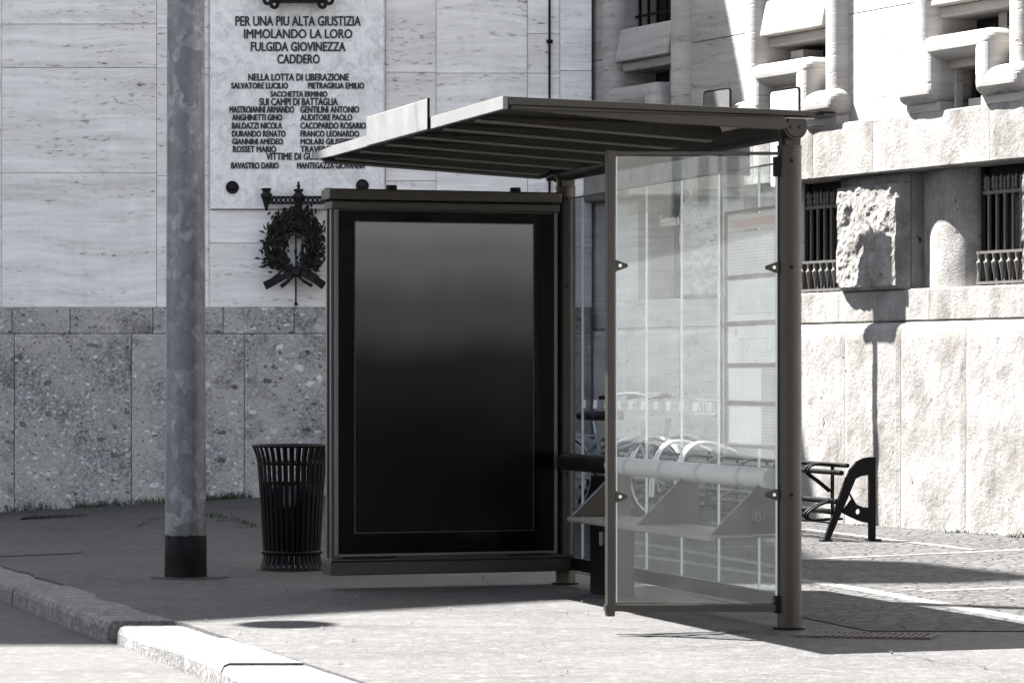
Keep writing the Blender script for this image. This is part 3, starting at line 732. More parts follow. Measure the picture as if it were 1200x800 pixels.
# unseen building added left of frame, plan shaped to throw the big pavement shadow
H=23.; sh=Vector((-.57*H,.31*H,0))
poly=[(-12,14.42),(-1.54,14.42),(.49,15.97),(.62,16.95),(2.5,17.08),(3.15,17.45),(2.98,17.88),(2.53,19.0),(1.95,19.3),(1.85,22.0),(1.5,24.9),(-12,24.9)]
nb_=thing('shadow_caster_building',(-15,26,0),'unseen tall building left of the frame, its plan shaped to cast the pavement shadow','building')
mb=MB(); mb.prism([(x+sh.x,y+sh.y,-.3) for x,y in poly],(0,0,H+.3)); build('wall',mb,TRAV,nb_)

# opposite side of the street, behind the photographer
ob=thing('opposite_building',(-4,-34,0),'plain plastered building across the street behind the camera','building')
mb=MB(); mb.box((-40,-50,-.3),(14,-34,16)); build('wall',mb,ROUGH,ob)
mb=MB()
for i in range(14):
    for j in range(4): mb.box((-36+i*3.5,-34.2,1.2+j*3.8),(-34.6+i*3.5,-33.99,3.4+j*3.8))
build_each('window',mb,DARKG,ob)

# ------------------------------------------------------------------ bus shelter
sh_=thing('bus_shelter',O,'taupe metal bus shelter with glass walls, bench and dark advertising screen','bus shelter')
SM=frame(O,U,V,(0,0,1))                        # local (s along the back wall, p towards the street, h)
def smb(): return MB(SM)
PH=2.2
for s in (0,3.18):
    mb=smb(); mb.tube([(s,0,0),(s,0,PH)],.055,28); po=build('post',mb,MET,sh_)
    mb=smb(); mb.tube([(s,0,PH+.001),(s,0,PH+.012)],.0565,28); mb.box((s-.03,-.034,PH+.012),(s+.03,.034,PH+.05)); mb.prism([(s-.012,-.05,PH+.01),(s-.012,.05,PH+.01),(s-.012,.055,PH+.1),(s-.012,-.055,PH+.1)],(.024,0,0)); build('post_bracket',mb,MET,po,bevel=.003)
    for hb in (.62,1.655,2.14):
        mb=smb(); mb.tube([(s-.05,.012,hb),(s-.0585,.014,hb)],.008,10); build('bolt',mb,METD,po)
    mb=smb(); mb.tube([(s,0,0.006),(s,0,.016)],.075,24); build('base_flange',mb,METD,po)
mb=smb(); mb.tube([(-.05,0,2.293),(3.27,0,2.293)],.052,28); rt=build('roof_tube',mb,MET,sh_)
for s0,s1 in ((-.052,-.072),(3.272,3.292)):
    mb=smb(); mb.tube([(s0,0,2.293),(s1,0,2.293)],.057,28); mb.tube([(s1,0,2.293),(s1+.4*(s1-s0),0,2.293)],[.05,.046],28)
    for d in (-.022,.022): mb.tube([(s1+.4*(s1-s0),d,2.293),(s1+.75*(s1-s0),d,2.293)],.009,10)
    build('end_cap',mb,MET,rt)
# roof deck, ribs, street fascia and header sign
mb=smb(); mb.hexa([(-.11,-.09,2.338),(3.32,-.09,2.333),(3.32,1.385,2.348),(-.11,1.385,2.353),(-.11,-.09,2.362),(3.32,-.09,2.357),(3.32,1.385,2.384),(-.11,1.385,2.389)])
build('roof_deck',mb,MET,sh_,bevel=.003)
ribs=[-.095,.44,.95,1.46,1.97,2.48,2.99,3.27]
for i,s in enumerate(ribs):
    e=.16 if 0<i<7 else .055
    def rp(s_): return [(s_,e+.015,2.336),(s_,e,2.305),(s_,e+.004,2.285),(s_,e+.03,2.262 if i else 2.275),(s_,.7,2.292),(s_,1.37,2.333),(s_,1.37,2.350),(s_,.0+e+.015,2.337)]
    P0=[(s-.014,p,h) for _,p,h in rp(0)][:-1]
    mb=smb(); mb.prism(P0,(.028,0,0)); mb.box((s-.028,e+.03,2.332),(s+.028,1.37,2.3365)); build('roof_rib',mb,MET,sh_,bevel=.002)
    mb=smb(); mb.hexa([(s-.03,e+.06,2.256),(s+.03,e+.06,2.256),(s+.03,1.36,2.322),(s-.03,1.36,2.322),(s-.03,e+.06,2.263),(s+.03,e+.06,2.263),(s+.03,1.36,2.329),(s-.03,1.36,2.329)])
    build('rib_flange',mb,FLANGE,sh_) if i else None
mb=smb(); pts=[(-.112,1.387,2.333),(2.9,1.387,2.331),(3.2,1.387,2.336),(3.33,1.387,2.345),(3.33,1.387,2.372),(3.1,1.387,2.380),(2.9,1.387,2.386),(-.112,1.387,2.391)]
mb.prism(pts,(0,.022,0)); build('fascia',mb,ALU,sh_,bevel=.002)
mb=smb(); mb.box((1.04,1.411,2.330),(2.155,1.421,2.478)); hs=build('header_sign',mb,ALU,sh_,bevel=.004)
mb=smb(); mb.box((1.034,1.410,2.328),(1.0385,1.422,2.48)); build('sign_end_plate',mb,METD,hs)
mb=smb(); mb.box((-.12,-.12,2.345),(-.06,-.093,2.36)); mb.box((-.13,-.17,2.352),(-.02,-.09,2.361)); build('gutter_end',mb,METD,sh_)
mb=smb(); mb.hexa([(-.08,.10,2.310),(3.29,.10,2.306),(3.29,.30,2.318),(-.08,.30,2.322),(-.08,.10,2.314),(3.29,.10,2.310),(3.29,.30,2.322),(-.08,.30,2.326)]) if False else mb.box((-.09,-.085,2.3285),(3.3,.17,2.3325)); build('deck_edge_strip',mb,M_paint('sunlit_strip_tone',(.42,.39,.35),.5,0,.4),sh_)  # pale colour stands in for sunlight on the deck underside
# back wall of separate panes
edges=[-.07,.422,.935,1.44,1.948,2.457,2.96,3.12]
for a,b_ in zip(edges[:-1],edges[1:]):
    a=max(a,.062)
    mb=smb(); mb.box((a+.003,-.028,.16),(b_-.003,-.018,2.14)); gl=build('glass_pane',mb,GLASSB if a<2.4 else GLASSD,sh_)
    mb=smb(); mb.box((b_-.006,-.0285,.161),(b_-.0005,-.0175,2.139))
    if b_<3.1: build('pane_edge',mb,M_paint('polished_edge',(.62,.66,.64),.35,0,.1) if a<.1 else EDGE,gl)
    if a<.1: EDGE=sh_.children[-1].children[-1].data.materials[0] if False else bpy.data.materials['polished_edge']
mb=smb(); mb.box((.06,-.035,.09),(3.12,.0,.158)); build('bottom_rail',mb,METD,sh_,bevel=.003)
mb=smb(); mb.box((.06,-.032,2.141),(3.12,-.014,2.149)); build('top_rail',mb,ALU,sh_,bevel=.003)
# white marks etched along the panes, lettering over the panes
mb=smb()
for s in [.30+.187*i for i in range(15)]:
    if s<.98: continue
    mb.prism([(s+.035,-.0165,.985),(s-.025,-.0165,.985),(s-.035,-.0165,1.03),(s+.025,-.0165,1.03)],(0,.001,0))
build_each('etched_dash',mb,WHITE,sh_)
def stext(name,txt,s0,h,w_,hh,mat,par,bold=0.,p=-.0155):
    M=frame(SP(s0,p,h),-U,-V,(0,0,1))          # read from the street side: letters run towards the right-hand post
    return build(name,text_mb(txt,M,w_,hh,.001,bold),mat,par,recalc=False)
stext('operator_mark','ATM',1.12,.985,.20,.05,WHITE,sh_,.01)
mb=smb(); mb.prism([(1.27,-.0165,.972),(.97,-.0165,.972),(.93,-.0165,.979),(1.23,-.0165,.979)],(0,.001,0)); mb.prism([(1.23,-.0165,1.04),(.93,-.0165,1.04),(.92,-.0165,1.047),(1.22,-.0165,1.047)],(0,.001,0)); build('operator_mark_bars',mb,WHITE,sh_)
stext('stop_lettering','Fermata n°',1.575,1.92,.30,.062,WHITE,sh_,.012)
mb=smb()
for i in range(5):
    s=1.385-i*.068; a,b_,h0,h1=s-.026,s+.026,1.915,1.99
    for q in ((a,h0,a+.007,h1),(b_-.007,h0,b_,h1),(a+.007,h0,b_-.007,h0+.007),(a+.007,h1-.007,b_-.007,h1)): mb.box((q[0],-.0165,q[1]),(q[2],-.0155,q[3]))
    mb.box((s-.008,-.0165,h0+.018),(s+.008,-.0155,h1-.018))
build('number_boxes',mb,WHITE,sh_)
# frosted transom sheets at the head of the wall
mb=smb(); mb.box((1.53,-.016,2.0),(2.2,-.013,2.135)); mb.box((1.05,-.016,2.02),(1.33,-.013,2.135)); build_each('header_sheet',mb,M_glass('frosted_sheet',(.88,.87,.83),.01,.3,.06),sh_)
mb=smb(); mb.tube([(1.27,-.012,2.075),(1.27,-.008,2.075)],.014,14); build('white_disc',mb,WHITE,sh_)
# timetable case on the pane beside the right-hand post
mb=smb(); a0,a1=.15,.80; hs_=[.83,1.105,1.125,1.31,1.33,1.56,1.58,1.80,1.82,1.93]
cases=smb()
cases.box((a0-.012,-.016,.82),(a1+.012,-.004,.835)); cases.box((a0-.012,-.016,1.935),(a1+.012,-.004,1.95))
for s in (a0-.012,a1): cases.box((s,-.016,.836),(s+.012,-.004,1.934))
for h in (1.02,1.20,1.40,1.62): cases.box((a0+.001,-.015,h),(a1-.001,-.006,h+.02))
tt=build('timetable_case',cases,MET,sh_)
def sheet_(s0,s1,h0,h1,mat=WHITE,p=-.015): 
    q=smb(); q.box((s0,p,h0),(s1,p+.003,h1)); return build('timetable_sheet',q,mat,tt)
sheet_(a0+.02,a1-.02,1.646,1.845); sheet_(a0+.02,a1-.02,1.424,1.616); sheet_(a0+.02,a1-.02,1.225,1.396)
for h0,h1 in ((1.045,1.195),(.842,1.015)):
    sheet_(.37,.565,h0,h1); sheet_(.572,.772,h0,h1); sheet_(.165,.36,h0,h1,GREYP)
sheet_(a0+.02,a1-.02,1.853,1.925,CREAM)
LG=M_paint('pale_grey_print',(.45,.45,.45),.6,0,.1); LR=M_paint('pale_red_print',(.5,.33,.31),.6,0,.1)
q=smb()
for i in range(22): s=.17+.61*i/21; q.box((s,-.0118,1.65),(s+.006,-.011,1.84))
for i in range(13): h=1.652+.185*i/12; q.box((.17,-.0108,h),(.78,-.0102,h+.004))
for h0,h1 in ((1.045,1.195),(.842,1.015)):
    for i in range(11): h=h0+.006+(h1-h0-.02)*i/10; q.box((.168,-.0118,h),(.357,-.0112,h+.004))
random.seed(5)
for h0,h1 in ((1.45,1.56),(1.24,1.35)):
    for i in range(16):
        s=.25+.4*i/15; l=random.uniform(.03,.09); q.prism([(s,-.0118,h0+.01),(s+.004,-.0118,h0+.01),(s-.03+.004,-.0118,h0+.01+l),(s-.03,-.0118,h0+.01+l)],(0,.0008,0))
    for i in range(14):
        s=random.uniform(.2,.6); h=random.uniform(h0-.01,h0+.05); q.box((s,-.0109,h),(s+random.uniform(.02,.1),-.0104,h+.003))
build('timetable_print',q,LG,tt)
q=smb(); q.box((.2,-.0118,1.452),(.7,-.0112,1.457)); q.box((.28,-.0118,1.335),(.66,-.0112,1.339)); q.tube([(.68,-.012,1.365),(.68,-.011,1.365)],.02,16); q.box((.2,-.0118,1.868),(.74,-.0112,1.905)); build('timetable_red_print',q,LR,tt)
# side panel towards the street: mullion, rails, pane, clamps
mb=smb(); mb.box((-.02,.852,.085),(.02,.888,2.172)); side=build('side_frame',mb,MET,sh_,bevel=.004)
mb=smb(); mb.hexa([(-.014,.055,2.168),(.014,.055,2.168),(.014,.85,2.150),(-.014,.85,2.150),(-.014,.055,2.182),(.014,.055,2.182),(.014,.895,2.164),(-.014,.895,2.164)]); build('side_top_rail',mb,MET,side)
mb=smb(); mb.hexa([(-.016,.03,.085),(.016,.03,.085),(.016,.895,.108),(-.016,.895,.108),(-.016,.03,.117),(.016,.03,.117),(.016,.895,.137),(-.016,.895,.137)]); build('side_bottom_rail',mb,MET,side)
mb=smb(); mb.box((-.02,.035,.08),(.02,.075,.16)); mb.box((-.02,.045,2.07),(.02,.075,2.16)); build_each('hinge_block',mb,METD,side,bevel=.003)
mb=smb(); mb.hexa([(-.005,.068,.125),(.005,.068,.125),(.005,.838,.145),(-.005,.838,.145),(-.005,.068,2.16),(.005,.068,2.16),(.005,.838,2.145),(-.005,.838,2.145)]); sg=build('side_glass',mb,GLASS,sh_)
mb=smb(); mb.box((-.0055,.838,.146),(.0055,.843,2.144)); mb.box((-.0055,.062,.126),(.0055,.0675,2.158)); build('pane_edge',mb,EDGE,sg)
for (p0,dr) in ((.85,-1),(.056,1)):
    for h in (1.655,.62):
        mb=smb(); q=[]
        for k in range(9): 
            a=-math.pi/2+math.pi*k/8; q.append((p0+dr*(.052+.010*math.cos(a)),h+.010*math.sin(a)))
        pts=[(-.011,p0,h-.028)]+[(-.011,a,b_) for a,b_ in q]+[(-.011,p0,h+.028)]
        mb.prism(pts,(.022,0,0)); cl=build('glass_clamp',mb,MET,side,bevel=.002)
        mb=smb(); mb.tube([(-.0115,p0+dr*.024,h),(-.0135,p0+dr*.024,h)],.008,12); build('bolt',mb,STEEL,side)
# bench: seat, dividers, back rail
bz=.43
mb=smb(); mb.box((.1,.02,bz-.012),(2.13,.33,bz)); mb.tube([(.1,.335,bz-.012),(2.13,.335,bz-.012)],.014,12); seat=build('bench_seat',mb,SEAT,sh_,bevel=.003)
for s in (.152,1.14,2.115):
    mb=smb(); mb.prism([(s,.0,bz+.002),(s,.318,bz+.002),(s,.02,.715),(s,.0,.72)],(.012,0,0)); d=build('bench_divider',mb,MET,seat,bevel=.002)
    mb=smb(); mb.tube([(s+.006,.322,bz+.006),(s+.006,.02,.722)],.006,8); build('divider_edge',mb,ALU,d)
mb=smb(); s=.148; mb.M=SM; c=(s,.095,.525)
mb.tube([(s-.001,.095+.030*math.cos(a),.525+.030*math.sin(a)) for a in [2*math.pi*k/24 for k in range(24)]],.0028,6,closed=True); build('round_emblem',mb,ALU,seat)
M=frame(SP(.148,.095,.505),-V,U,(0,0,1)); build('emblem_letters',text_mb('fi',M,.03,.042,.001,.01),ALU,seat,recalc=False)
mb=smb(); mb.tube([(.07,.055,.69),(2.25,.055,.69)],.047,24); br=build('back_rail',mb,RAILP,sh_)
mb=smb(); mb.tube([(2.25,.055,.69),(3.0,.055,.69),(3.05,.055,.69),(3.07,.055,.69)],[.0475,.0475,.040,.022],24); build('rail_shade_end',mb,RUBBER,br)  # black stretch: shade put into colour where the rail leaves the side glass
mb=smb()
for s in (.40,.93,1.44,1.95): mb.tube([(s-.02,.055,.69),(s+.02,.055,.69)],.0485,24)
build_each('rail_collar',mb,GREYP,br)
mb=smb()
for s in (.25,1.25,2.1): mb.box((s,-.02,.67),(s+.03,.03,.70))
build_each('rail_bracket',mb,MET,br)
# advertising display beside the far post, facing back along the street
sf=3.10
ad=smb(); ad.box((sf,.075,.165),(3.26,1.345,2.105)); adp=build('advertising_display',ad,MET,sh_,bevel=.006)
mb=smb(); mb.box((sf-.014,.05,2.112),(3.275,1.375,2.172)); mb.box((sf-.008,.06,2.06),(3.268,1.36,2.107)); build('display_cornice',mb,MET,adp,bevel=.008)
mb=smb(); mb.box((sf-.028,.0,.085),(3.265,1.372,.160)); mb.box((sf-.045,-.01,.160),(3.26,1.372,.172)); build('display_base',mb,MET,adp,bevel=.005)
mb=smb(); mb.box((sf-.012,.10,.20),(sf-.002,1.325,2.052)); bo=build('black_glass',mb,ADGL,adp,bevel=.002)
mb=smb()
for p in (.08,1.327): mb.box((sf-.016,p,.19),(sf-.001,p+.019,2.058))
mb.box((sf-.014,.1,.186),(sf-.001,1.325,.198)); build('display_trim',mb,M_paint('trim_metal',(.09,.085,.08),.35,.5,.2),adp)
mb=smb(); mb.box((3.13,1.347,.17),(3.16,1.356,2.1)); mb.box((3.22,1.347,.17),(3.25,1.356,2.1)); build_each('side_strip',mb,M_paint('side_metal',(.10,.10,.105),.4,.5,.2),adp)
mb=smb()
for a,b_ in ((.12,.36),(1.0,1.3)): mb.box((sf-.02,a,.176),(sf-.004,b_,.186))
build_each('lock_plate',mb,METD,adp)
def pf(x): # photo x on the display face -> p
    b0=O+U*(sf-.013); k=(x-600)/F; return (b0.x-k*b0.y)/(k*V.y-V.x)
pa,pb=pf(416.5),pf(624.5)
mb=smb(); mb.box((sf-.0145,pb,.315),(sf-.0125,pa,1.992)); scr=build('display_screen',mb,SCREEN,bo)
mb=smb(); g_=.006
for q in ((pb-g_,.309,pa+g_,.3148),(pb-g_,1.9922,pa+g_,1.998),(pb-g_,.3149,pb-.0002,1.992),(pa+.0002,.3149,pa+g_,1.992)): mb.box((sf-.0142,q[0],q[1]),(sf-.0122,q[2],q[3]))
build('screen_bezel',mb,M_paint('bezel',(.005,.005,.0055),.4,0,.1),bo)
M=frame(SP(sf-.0125,(pf(393)+pf(414))/2,1.962),-V,U,(0,0,1))
build('display_lettering',text_mb('transit',M,.094,.026,.001,.01),M_paint('dim_print',(.0012,.0012,.0012),.6,0,0,.1),bo,recalc=False)
for p in (.29,1.0):
    mb=smb(); mb.tube([(3.19,p,2.176),(3.19,p,2.20)],.03,16); build('top_vent',mb,BLACK,adp)
# electricity cabinet below the bench
cb=thing('metal_cabinet',SP(2.28,.05),'dark grey metal cabinet standing under the left end of the bench','cabinet')
mb=smb(); mb.box((2.06,.0,.006),(2.50,.095,.405)); mb.box((2.14,.0,.4055),(2.50,.09,.63)); build('cabinet_body',mb,METD,cb,bevel=.006)
mb=smb(); mb.box((2.10,.0965,.04),(2.46,.104,.39)); cd=build('cabinet_door',mb,METD,cb,bevel=.003)
mb=smb(); mb.box((2.26,.1045,.27),(2.29,.115,.34)); build('door_handle',mb,STEEL,cd)

# ------------------------------------------------------------------ street furniture
pp=thing('lamp_post',(-1.875,17.65,0),'thick galvanised steel lamp post with black painted foot standing on the pavement','lamp post')
mb=MB(); c=(-1.875,17.65,0); mb.lathe(c,[(.118,.0),(.1155,.6),(.110,2.2),(.107,3.4),(.09,7.5),(.06,9.0),(0,9.0)],48); build('post_shaft',mb,GALV,pp)
mb=MB(); vs=[];fs=[]; n=96
for k in range(n):
    a=2*math.pi*k/n; jag=.247+.006*noise.noise(Vector((math.cos(a)*6,math.sin(a)*6,2)))+.005*noise.noise(Vector((math.cos(a)*25,math.sin(a)*25,2)))
    for r,z in ((.1215,-.01),(.1205,.12),(.1195,jag),(.1165,jag+.001)): vs.append((c[0]+r*math.cos(a),c[1]+r*math.sin(a),z))
for k in range(n):
    l=(k+1)%n
    for j in range(3): fs.append((k*4+j,l*4+j,l*4+j+1,k*4+j+1))
mb.add(vs,fs,True); build('painted_foot',mb,M_paint('black_bitumen',(.005,.005,.005),.7,0,.5,.1),pp)
mb=MB(); mb.tube([(-1.875,17.65,8.9),(-2.4,17.3,9.3),(-3.3,16.8,9.45)],.035,10); arm=build('lamp_arm',mb,GALV,pp)
mb=MB(); mb.ball((-3.6,16.65,9.44),.16,10,(2.2,1.2,.55)); build('lamp_head',mb,METD,pp)
mb=MB(); vs=[]
for k in range(40):
    a=2*math.pi*k/40; r=.19+.05*noise.noise(Vector((math.cos(a)*2,math.sin(a)*2,8))); vs.append((c[0]+.02+r*1.2*math.cos(a),c[1]-.01+r*math.sin(a),.0095))
mb.add(vs,[tuple(range(40))]); struct('dirt_ring',mb,M_asphalt('foot_dirt',.03,.045,.2,.2),recalc=False)

# lamp hanging on a cable over the street, out of the frame; its shadow is the dark oval on the pavement
g0=gp(336,732.5); hz_=7.0; hp=Vector((g0.x-.57*hz_,g0.y+.31*hz_,hz_))
hl=thing('hanging_lamp',hp,'round grey street lamp hanging from a cable across the street, high above the kerb','street lamp')
mb=MB(); mb.lathe(hp,[(0,-.05),(.20,-.05),(.225,-.02),(.22,.03),(.12,.10),(.05,.14),(.05,.25),(0,.25)],32); build('lamp_shade',mb,METD,hl)
mb=MB(); mb.tube([(-13.8,hp.y+1.2,hp.z+1.2),(hp.x,hp.y,hp.z+.25),(7.2,hp.y-1.0,hp.z+1.6)],.006,6); build('suspension_cable',mb,METD,hl)

# slatted litter bin
bc=Vector((-1.316,18.35,.006))
bn=thing('litter_bin',bc,'black slatted metal litter bin with flared rim between lamp post and display','bin')
mb=MB(); ns=34
prof=[(.196,.012),(.190,.022),(.178,.045),(.170,.075),(.168,.10),(.174,.2),(.182,.35),(.192,.50),(.200,.60),(.206,.66),(.218,.70),(.232,.735)]
for k in range(ns):
    a=2*math.pi*k/ns; ca,sa=math.cos(a),math.sin(a); tt_=Vector((-sa,ca,0)); rad=Vector((ca,sa,0)); vs=[];fs=[]
    for r,z in prof:
        hw=.0105 if z>.06 else .0105+.004*(.06-z)/.05
        p=bc+rad*r+Vector((0,0,z))
        vs+=[p-tt_*hw-rad*.003,p+tt_*hw-rad*.003,p+tt_*hw+rad*.003,p-tt_*hw+rad*.003]
    for i in range(len(prof)-1):
        for j in range(4): l=(j+1)%4; fs.append((4*i+j,4*i+l,4*i+4+l,4*i+4+j))
    fs+=[(0,3,2,1),tuple(4*(len(prof)-1)+j for j in range(4))]
    mb.add(vs,fs)
build('slatted_body',mb,METD,bn)
mb=MB(); mb.tube([bc+Vector((.234*math.cos(a),.234*math.sin(a),.738)) for a in [2*math.pi*k/48 for k in range(48)]],.008,8,closed=True)
build('rim',mb,METD,bn)
for z,r,q in ((.635,.197,.009),(.105,.173,.013)):
    mb=MB(); mb.tube([bc+Vector((r*math.cos(a),r*math.sin(a),z)) for a in [2*math.pi*k/48 for k in range(48)]],q,8,closed=True); build('hoop',mb,METD,bn)
mb=MB(); mb.lathe(bc,[(.0,.11),(.150,.11),(.165,.40),(.172,.52)],32); build('bin_liner',mb,RUBBER,bn,recalc=False)
mb=MB(); vs=[];fs=[]
for k in range(40):
    a=2*math.pi*k/40; z=.50+.03*noise.noise(Vector((math.cos(a)*2,math.sin(a)*2,3)))
    for r,dz in ((.176,-.12),(.179,0),(.168,.004),(.10,-.07)): vs.append(bc+Vector((r*math.cos(a),r*math.sin(a),z+dz)))
for k in range(40):
    l=(k+1)%40
    for j in range(3): fs.append((k*4+j,l*4+j,l*4+j+1,k*4+j+1))
mb.add(vs,fs,True); build('bin_bag',mb,M_paint('black_bag',(.02,.02,.022),.25,0,.3),bn,recalc=False)

# parking signs on slim poles in front of the right building
def sign(x,y0,y1,off,label,wv=.34):
    k=(x-600)/F; X0=W0+NX*off; t=(k*X0.y-X0.x)/(AX.x-k*AX.y); b=X0+AX*t; b.z=0.009
    r=thing('parking_sign',b,label,'sign',group='parking signs along the stone building')
    Md=frame(b,AX,NX,(0,0,1)); z1=EYE+(440-y1)/F*b.y-.009; z0=EYE+(440-y0)/F*b.y-.009
    mb=MB(Md); mb.tube([(0,0,0),(0,0,z1-.05)],.02,12); build('sign_pole',mb,METD,r)
    def rr(w_,h0,h1,rd):
        L=[]
        for cx,cz,a0 in ((w_-rd,h1-rd,0),(-w_+rd,h1-rd,90),(-w_+rd,h0+rd,180),(w_-rd,h0+rd,270)):
            for q in range(7): a=R(a0+15*q); L.append((cx+rd*math.cos(a),cz+rd*math.sin(a)))
        return L
    mb=MB(Md); mb.prism([(a,.022,h) for a,h in rr(.21,z0,z1,.035)],(0,.012,0)); pl_=build('sign_plate',mb,METD,r)
    mb=MB(Md); mb.prism([(a,.0342,h) for a,h in rr(.196,z0+.014,z1-.014,.028)],(0,.002,0)); build('sign_face',mb,M_paint('sign_face_tone',(wv,wv,wv),.5,0,.2),pl_)
    return r
sign(923.5,220,104,.40,'white sunlit parking sign rising above the right end of the shelter roof')
sign(844,172,105,.12,'parking sign with shade put into its grey face colour, on a slim pole, just above the middle of the shelter roof',.09)  # dark face tone carries the building's shade on this sign

# bicycle rack: triangular end plate, rails, wire wheel holders
RO=Vector((2.165,21.38,.009)); RM=frame(RO,U,-V,(0,0,1))    # (along rack, across to the wall, up)
rk=thing('bicycle_rack',RO,'dark grey metal bicycle rack with triangular end plate beside the sunlit wall','bicycle rack')
def rmb(): return MB(RM)
for s in (0,5.3):
    mb=rmb()
    outer=[(.0,.0),(.045,.0),(.185,.31),(.205,.275),(.25,.235),(.30,.205),(.355,.195),(.355,.125),(.27,.14),(.205,.165),(.15,.205)]
    def pr(pts): mb.prism([(s-.012,a,h) for a,h in pts],(.024,0,0))
    pr([(.0,.0),(.042,.0),(.245,.435),(.205,.455),(.160,.42)])                       # slanting leg
    pr([(.345,.0),(.395,.0),(.395,.585),(.345,.585)])                                # upright leg
    pr([(.16,.42),(.205,.455),(.245,.435),(.285,.452),(.346,.46),(.346,.585),(.30,.578),(.25,.555),(.20,.50)])  # crown
    # lower web with a round hole
    ring=[(.262+.020*math.cos(a),.205+.020*math.sin(a)) for a in [2*math.pi*k/16 for k in range(16)]]
    out=[(.20,.335),(.215,.29),(.25,.255),(.30,.235),(.346,.232),(.346,.125),(.30,.13),(.25,.148),(.20,.17),(.138,.20)]
    def at(o_): return [(s+o_,a,h) for a,h in out],[(s+o_,a,h) for a,h in ring]
    vs=[];fs=[]
    n=len(ring); m=len(out)
    for o_ in (-.012,.012): a,b_=at(o_); vs+=a+b_
    L=m+n
    def ang(p): return math.atan2(p[1]-.205,p[0]-.262)
    order=sorted([(ang(p),'o',i) for i,p in enumerate(out)]+[(ang(p),'r',i) for i,p in enumerate(ring)])
    lo=[x for x in order if x[1]=='o'][-1][2]; lr=[x for x in order if x[1]=='r'][-1][2]
    for _,k,i in order:
        if k=='o': fs.append((lo,i,m+lr)); fs.append((L+lo,L+m+lr,L+i)); lo=i
        else: fs.append((m+lr,lo,m+i)); fs.append((L+m+lr,L+m+i,L+lo)); lr=i
    for i in range(m): j=(i+1)%m; fs.append((i,j,L+j,L+i))
    for i in range(n): j=(i+1)%n; fs.append((m+i,L+m+i,L+m+j,m+j))
    mb.add(vs,fs); build('end_plate',mb,METD,rk,recalc=True)
    mb=rmb(); mb.box((s-.03,.33,.002),(s+.03,.43,.012)); mb.box((s-.03,-.02,.002),(s+.03,.06,.012)); build_each('foot_plate',mb,METD,rk)
for (a,h,r) in ((.19,.525,.016),(.145,.475,.018),(.115,.275,.02),(.08,.205,.02)):
    mb=rmb(); mb.tube([(.01,a,h),(5.29,a,h)],r,10); build('rack_rail',mb,METD,rk)
mb=rmb(); mb.tube([(.01,.05,.13),(5.29,.05,.13)],.008,8); build('rack_rail',mb,METD,rk)
mb=rmb()
for i in range(9):
    for d in (0,.03): s=.28+.6*i; mb.tube([(s+d,.2,.51),(s+d,.2,.13)],.007,6)
build_each('rack_upright',mb,METD,rk)
def hair(pts,r=.009):
    P=[Vector(p) for p in pts]; out=[]
    for i in range(len(P)-1):
        for k in range(5):
            t=k/5; p0=P[max(i-1,0)];p1=P[i];p2=P[i+1];p3=P[min(i+2,len(P)-1)]
            out.append(.5*((2*p1)+(-p0+p2)*t+(2*p0-5*p1+4*p2-p3)*t*t+(-p0+3*p1-3*p2+p3)*t**3))
    out.append(P[-1]); return out
first=None
for i in range(8):
    s=.12+.6*i
    if first is None:
        mb=rmb()
        for d in (0,.05): mb.tube(hair([(s+d,.2,.52),(s+d,.05,.535),(s+d,-.035,.525),(s+d,-.06,.49),(s+d,-.035,.455),(s+d,.03,.41),(s+d,.12,.34)]),.009,8)
        hi=build('wheel_holder',mb,METD,rk)
        mb=rmb()
        for d in (0,.05): mb.tube(hair([(s+d,.11,.275),(s+d,.02,.245),(s+d,-.055,.20),(s+d,-.065,.165),(s+d,-.03,.145),(s+d,.06,.145),(s+d,.2,.15)]),.009,8)
        lo_=build('wheel_holder',mb,METD,rk); first=(hi,lo_)
    else:
        for q,dx in zip(first,(.6*i,.6*i)):
            c2=q.copy(); COL.objects.link(c2); c2.parent=rk
            rot=Matrix.Identity(3); c2.location=U*dx
tall=None
for i in range(6):
    s=2.45+.545*i
    if tall is None:
        mb=rmb(); mb.tube(hair([(s,-.15,.20),(s,-.135,.38),(s,-.10,.52),(s,-.03,.605),(s,.06,.635),(s,.18,.62),(s,.34,.56)]),.014,10)
        mb.tube(hair([(s+.06,-.15,.20),(s+.06,-.135,.38),(s+.06,-.10,.52),(s+.06,-.03,.605),(s+.06,.06,.635),(s+.06,.18,.62),(s+.06,.34,.56)]),.014,10)
        tall=build('tall_hoop',mb,STEEL,rk)
    else:
        c2=tall.copy(); COL.objects.link(c2); c2.parent=rk; c2.location=U*(.545*i)

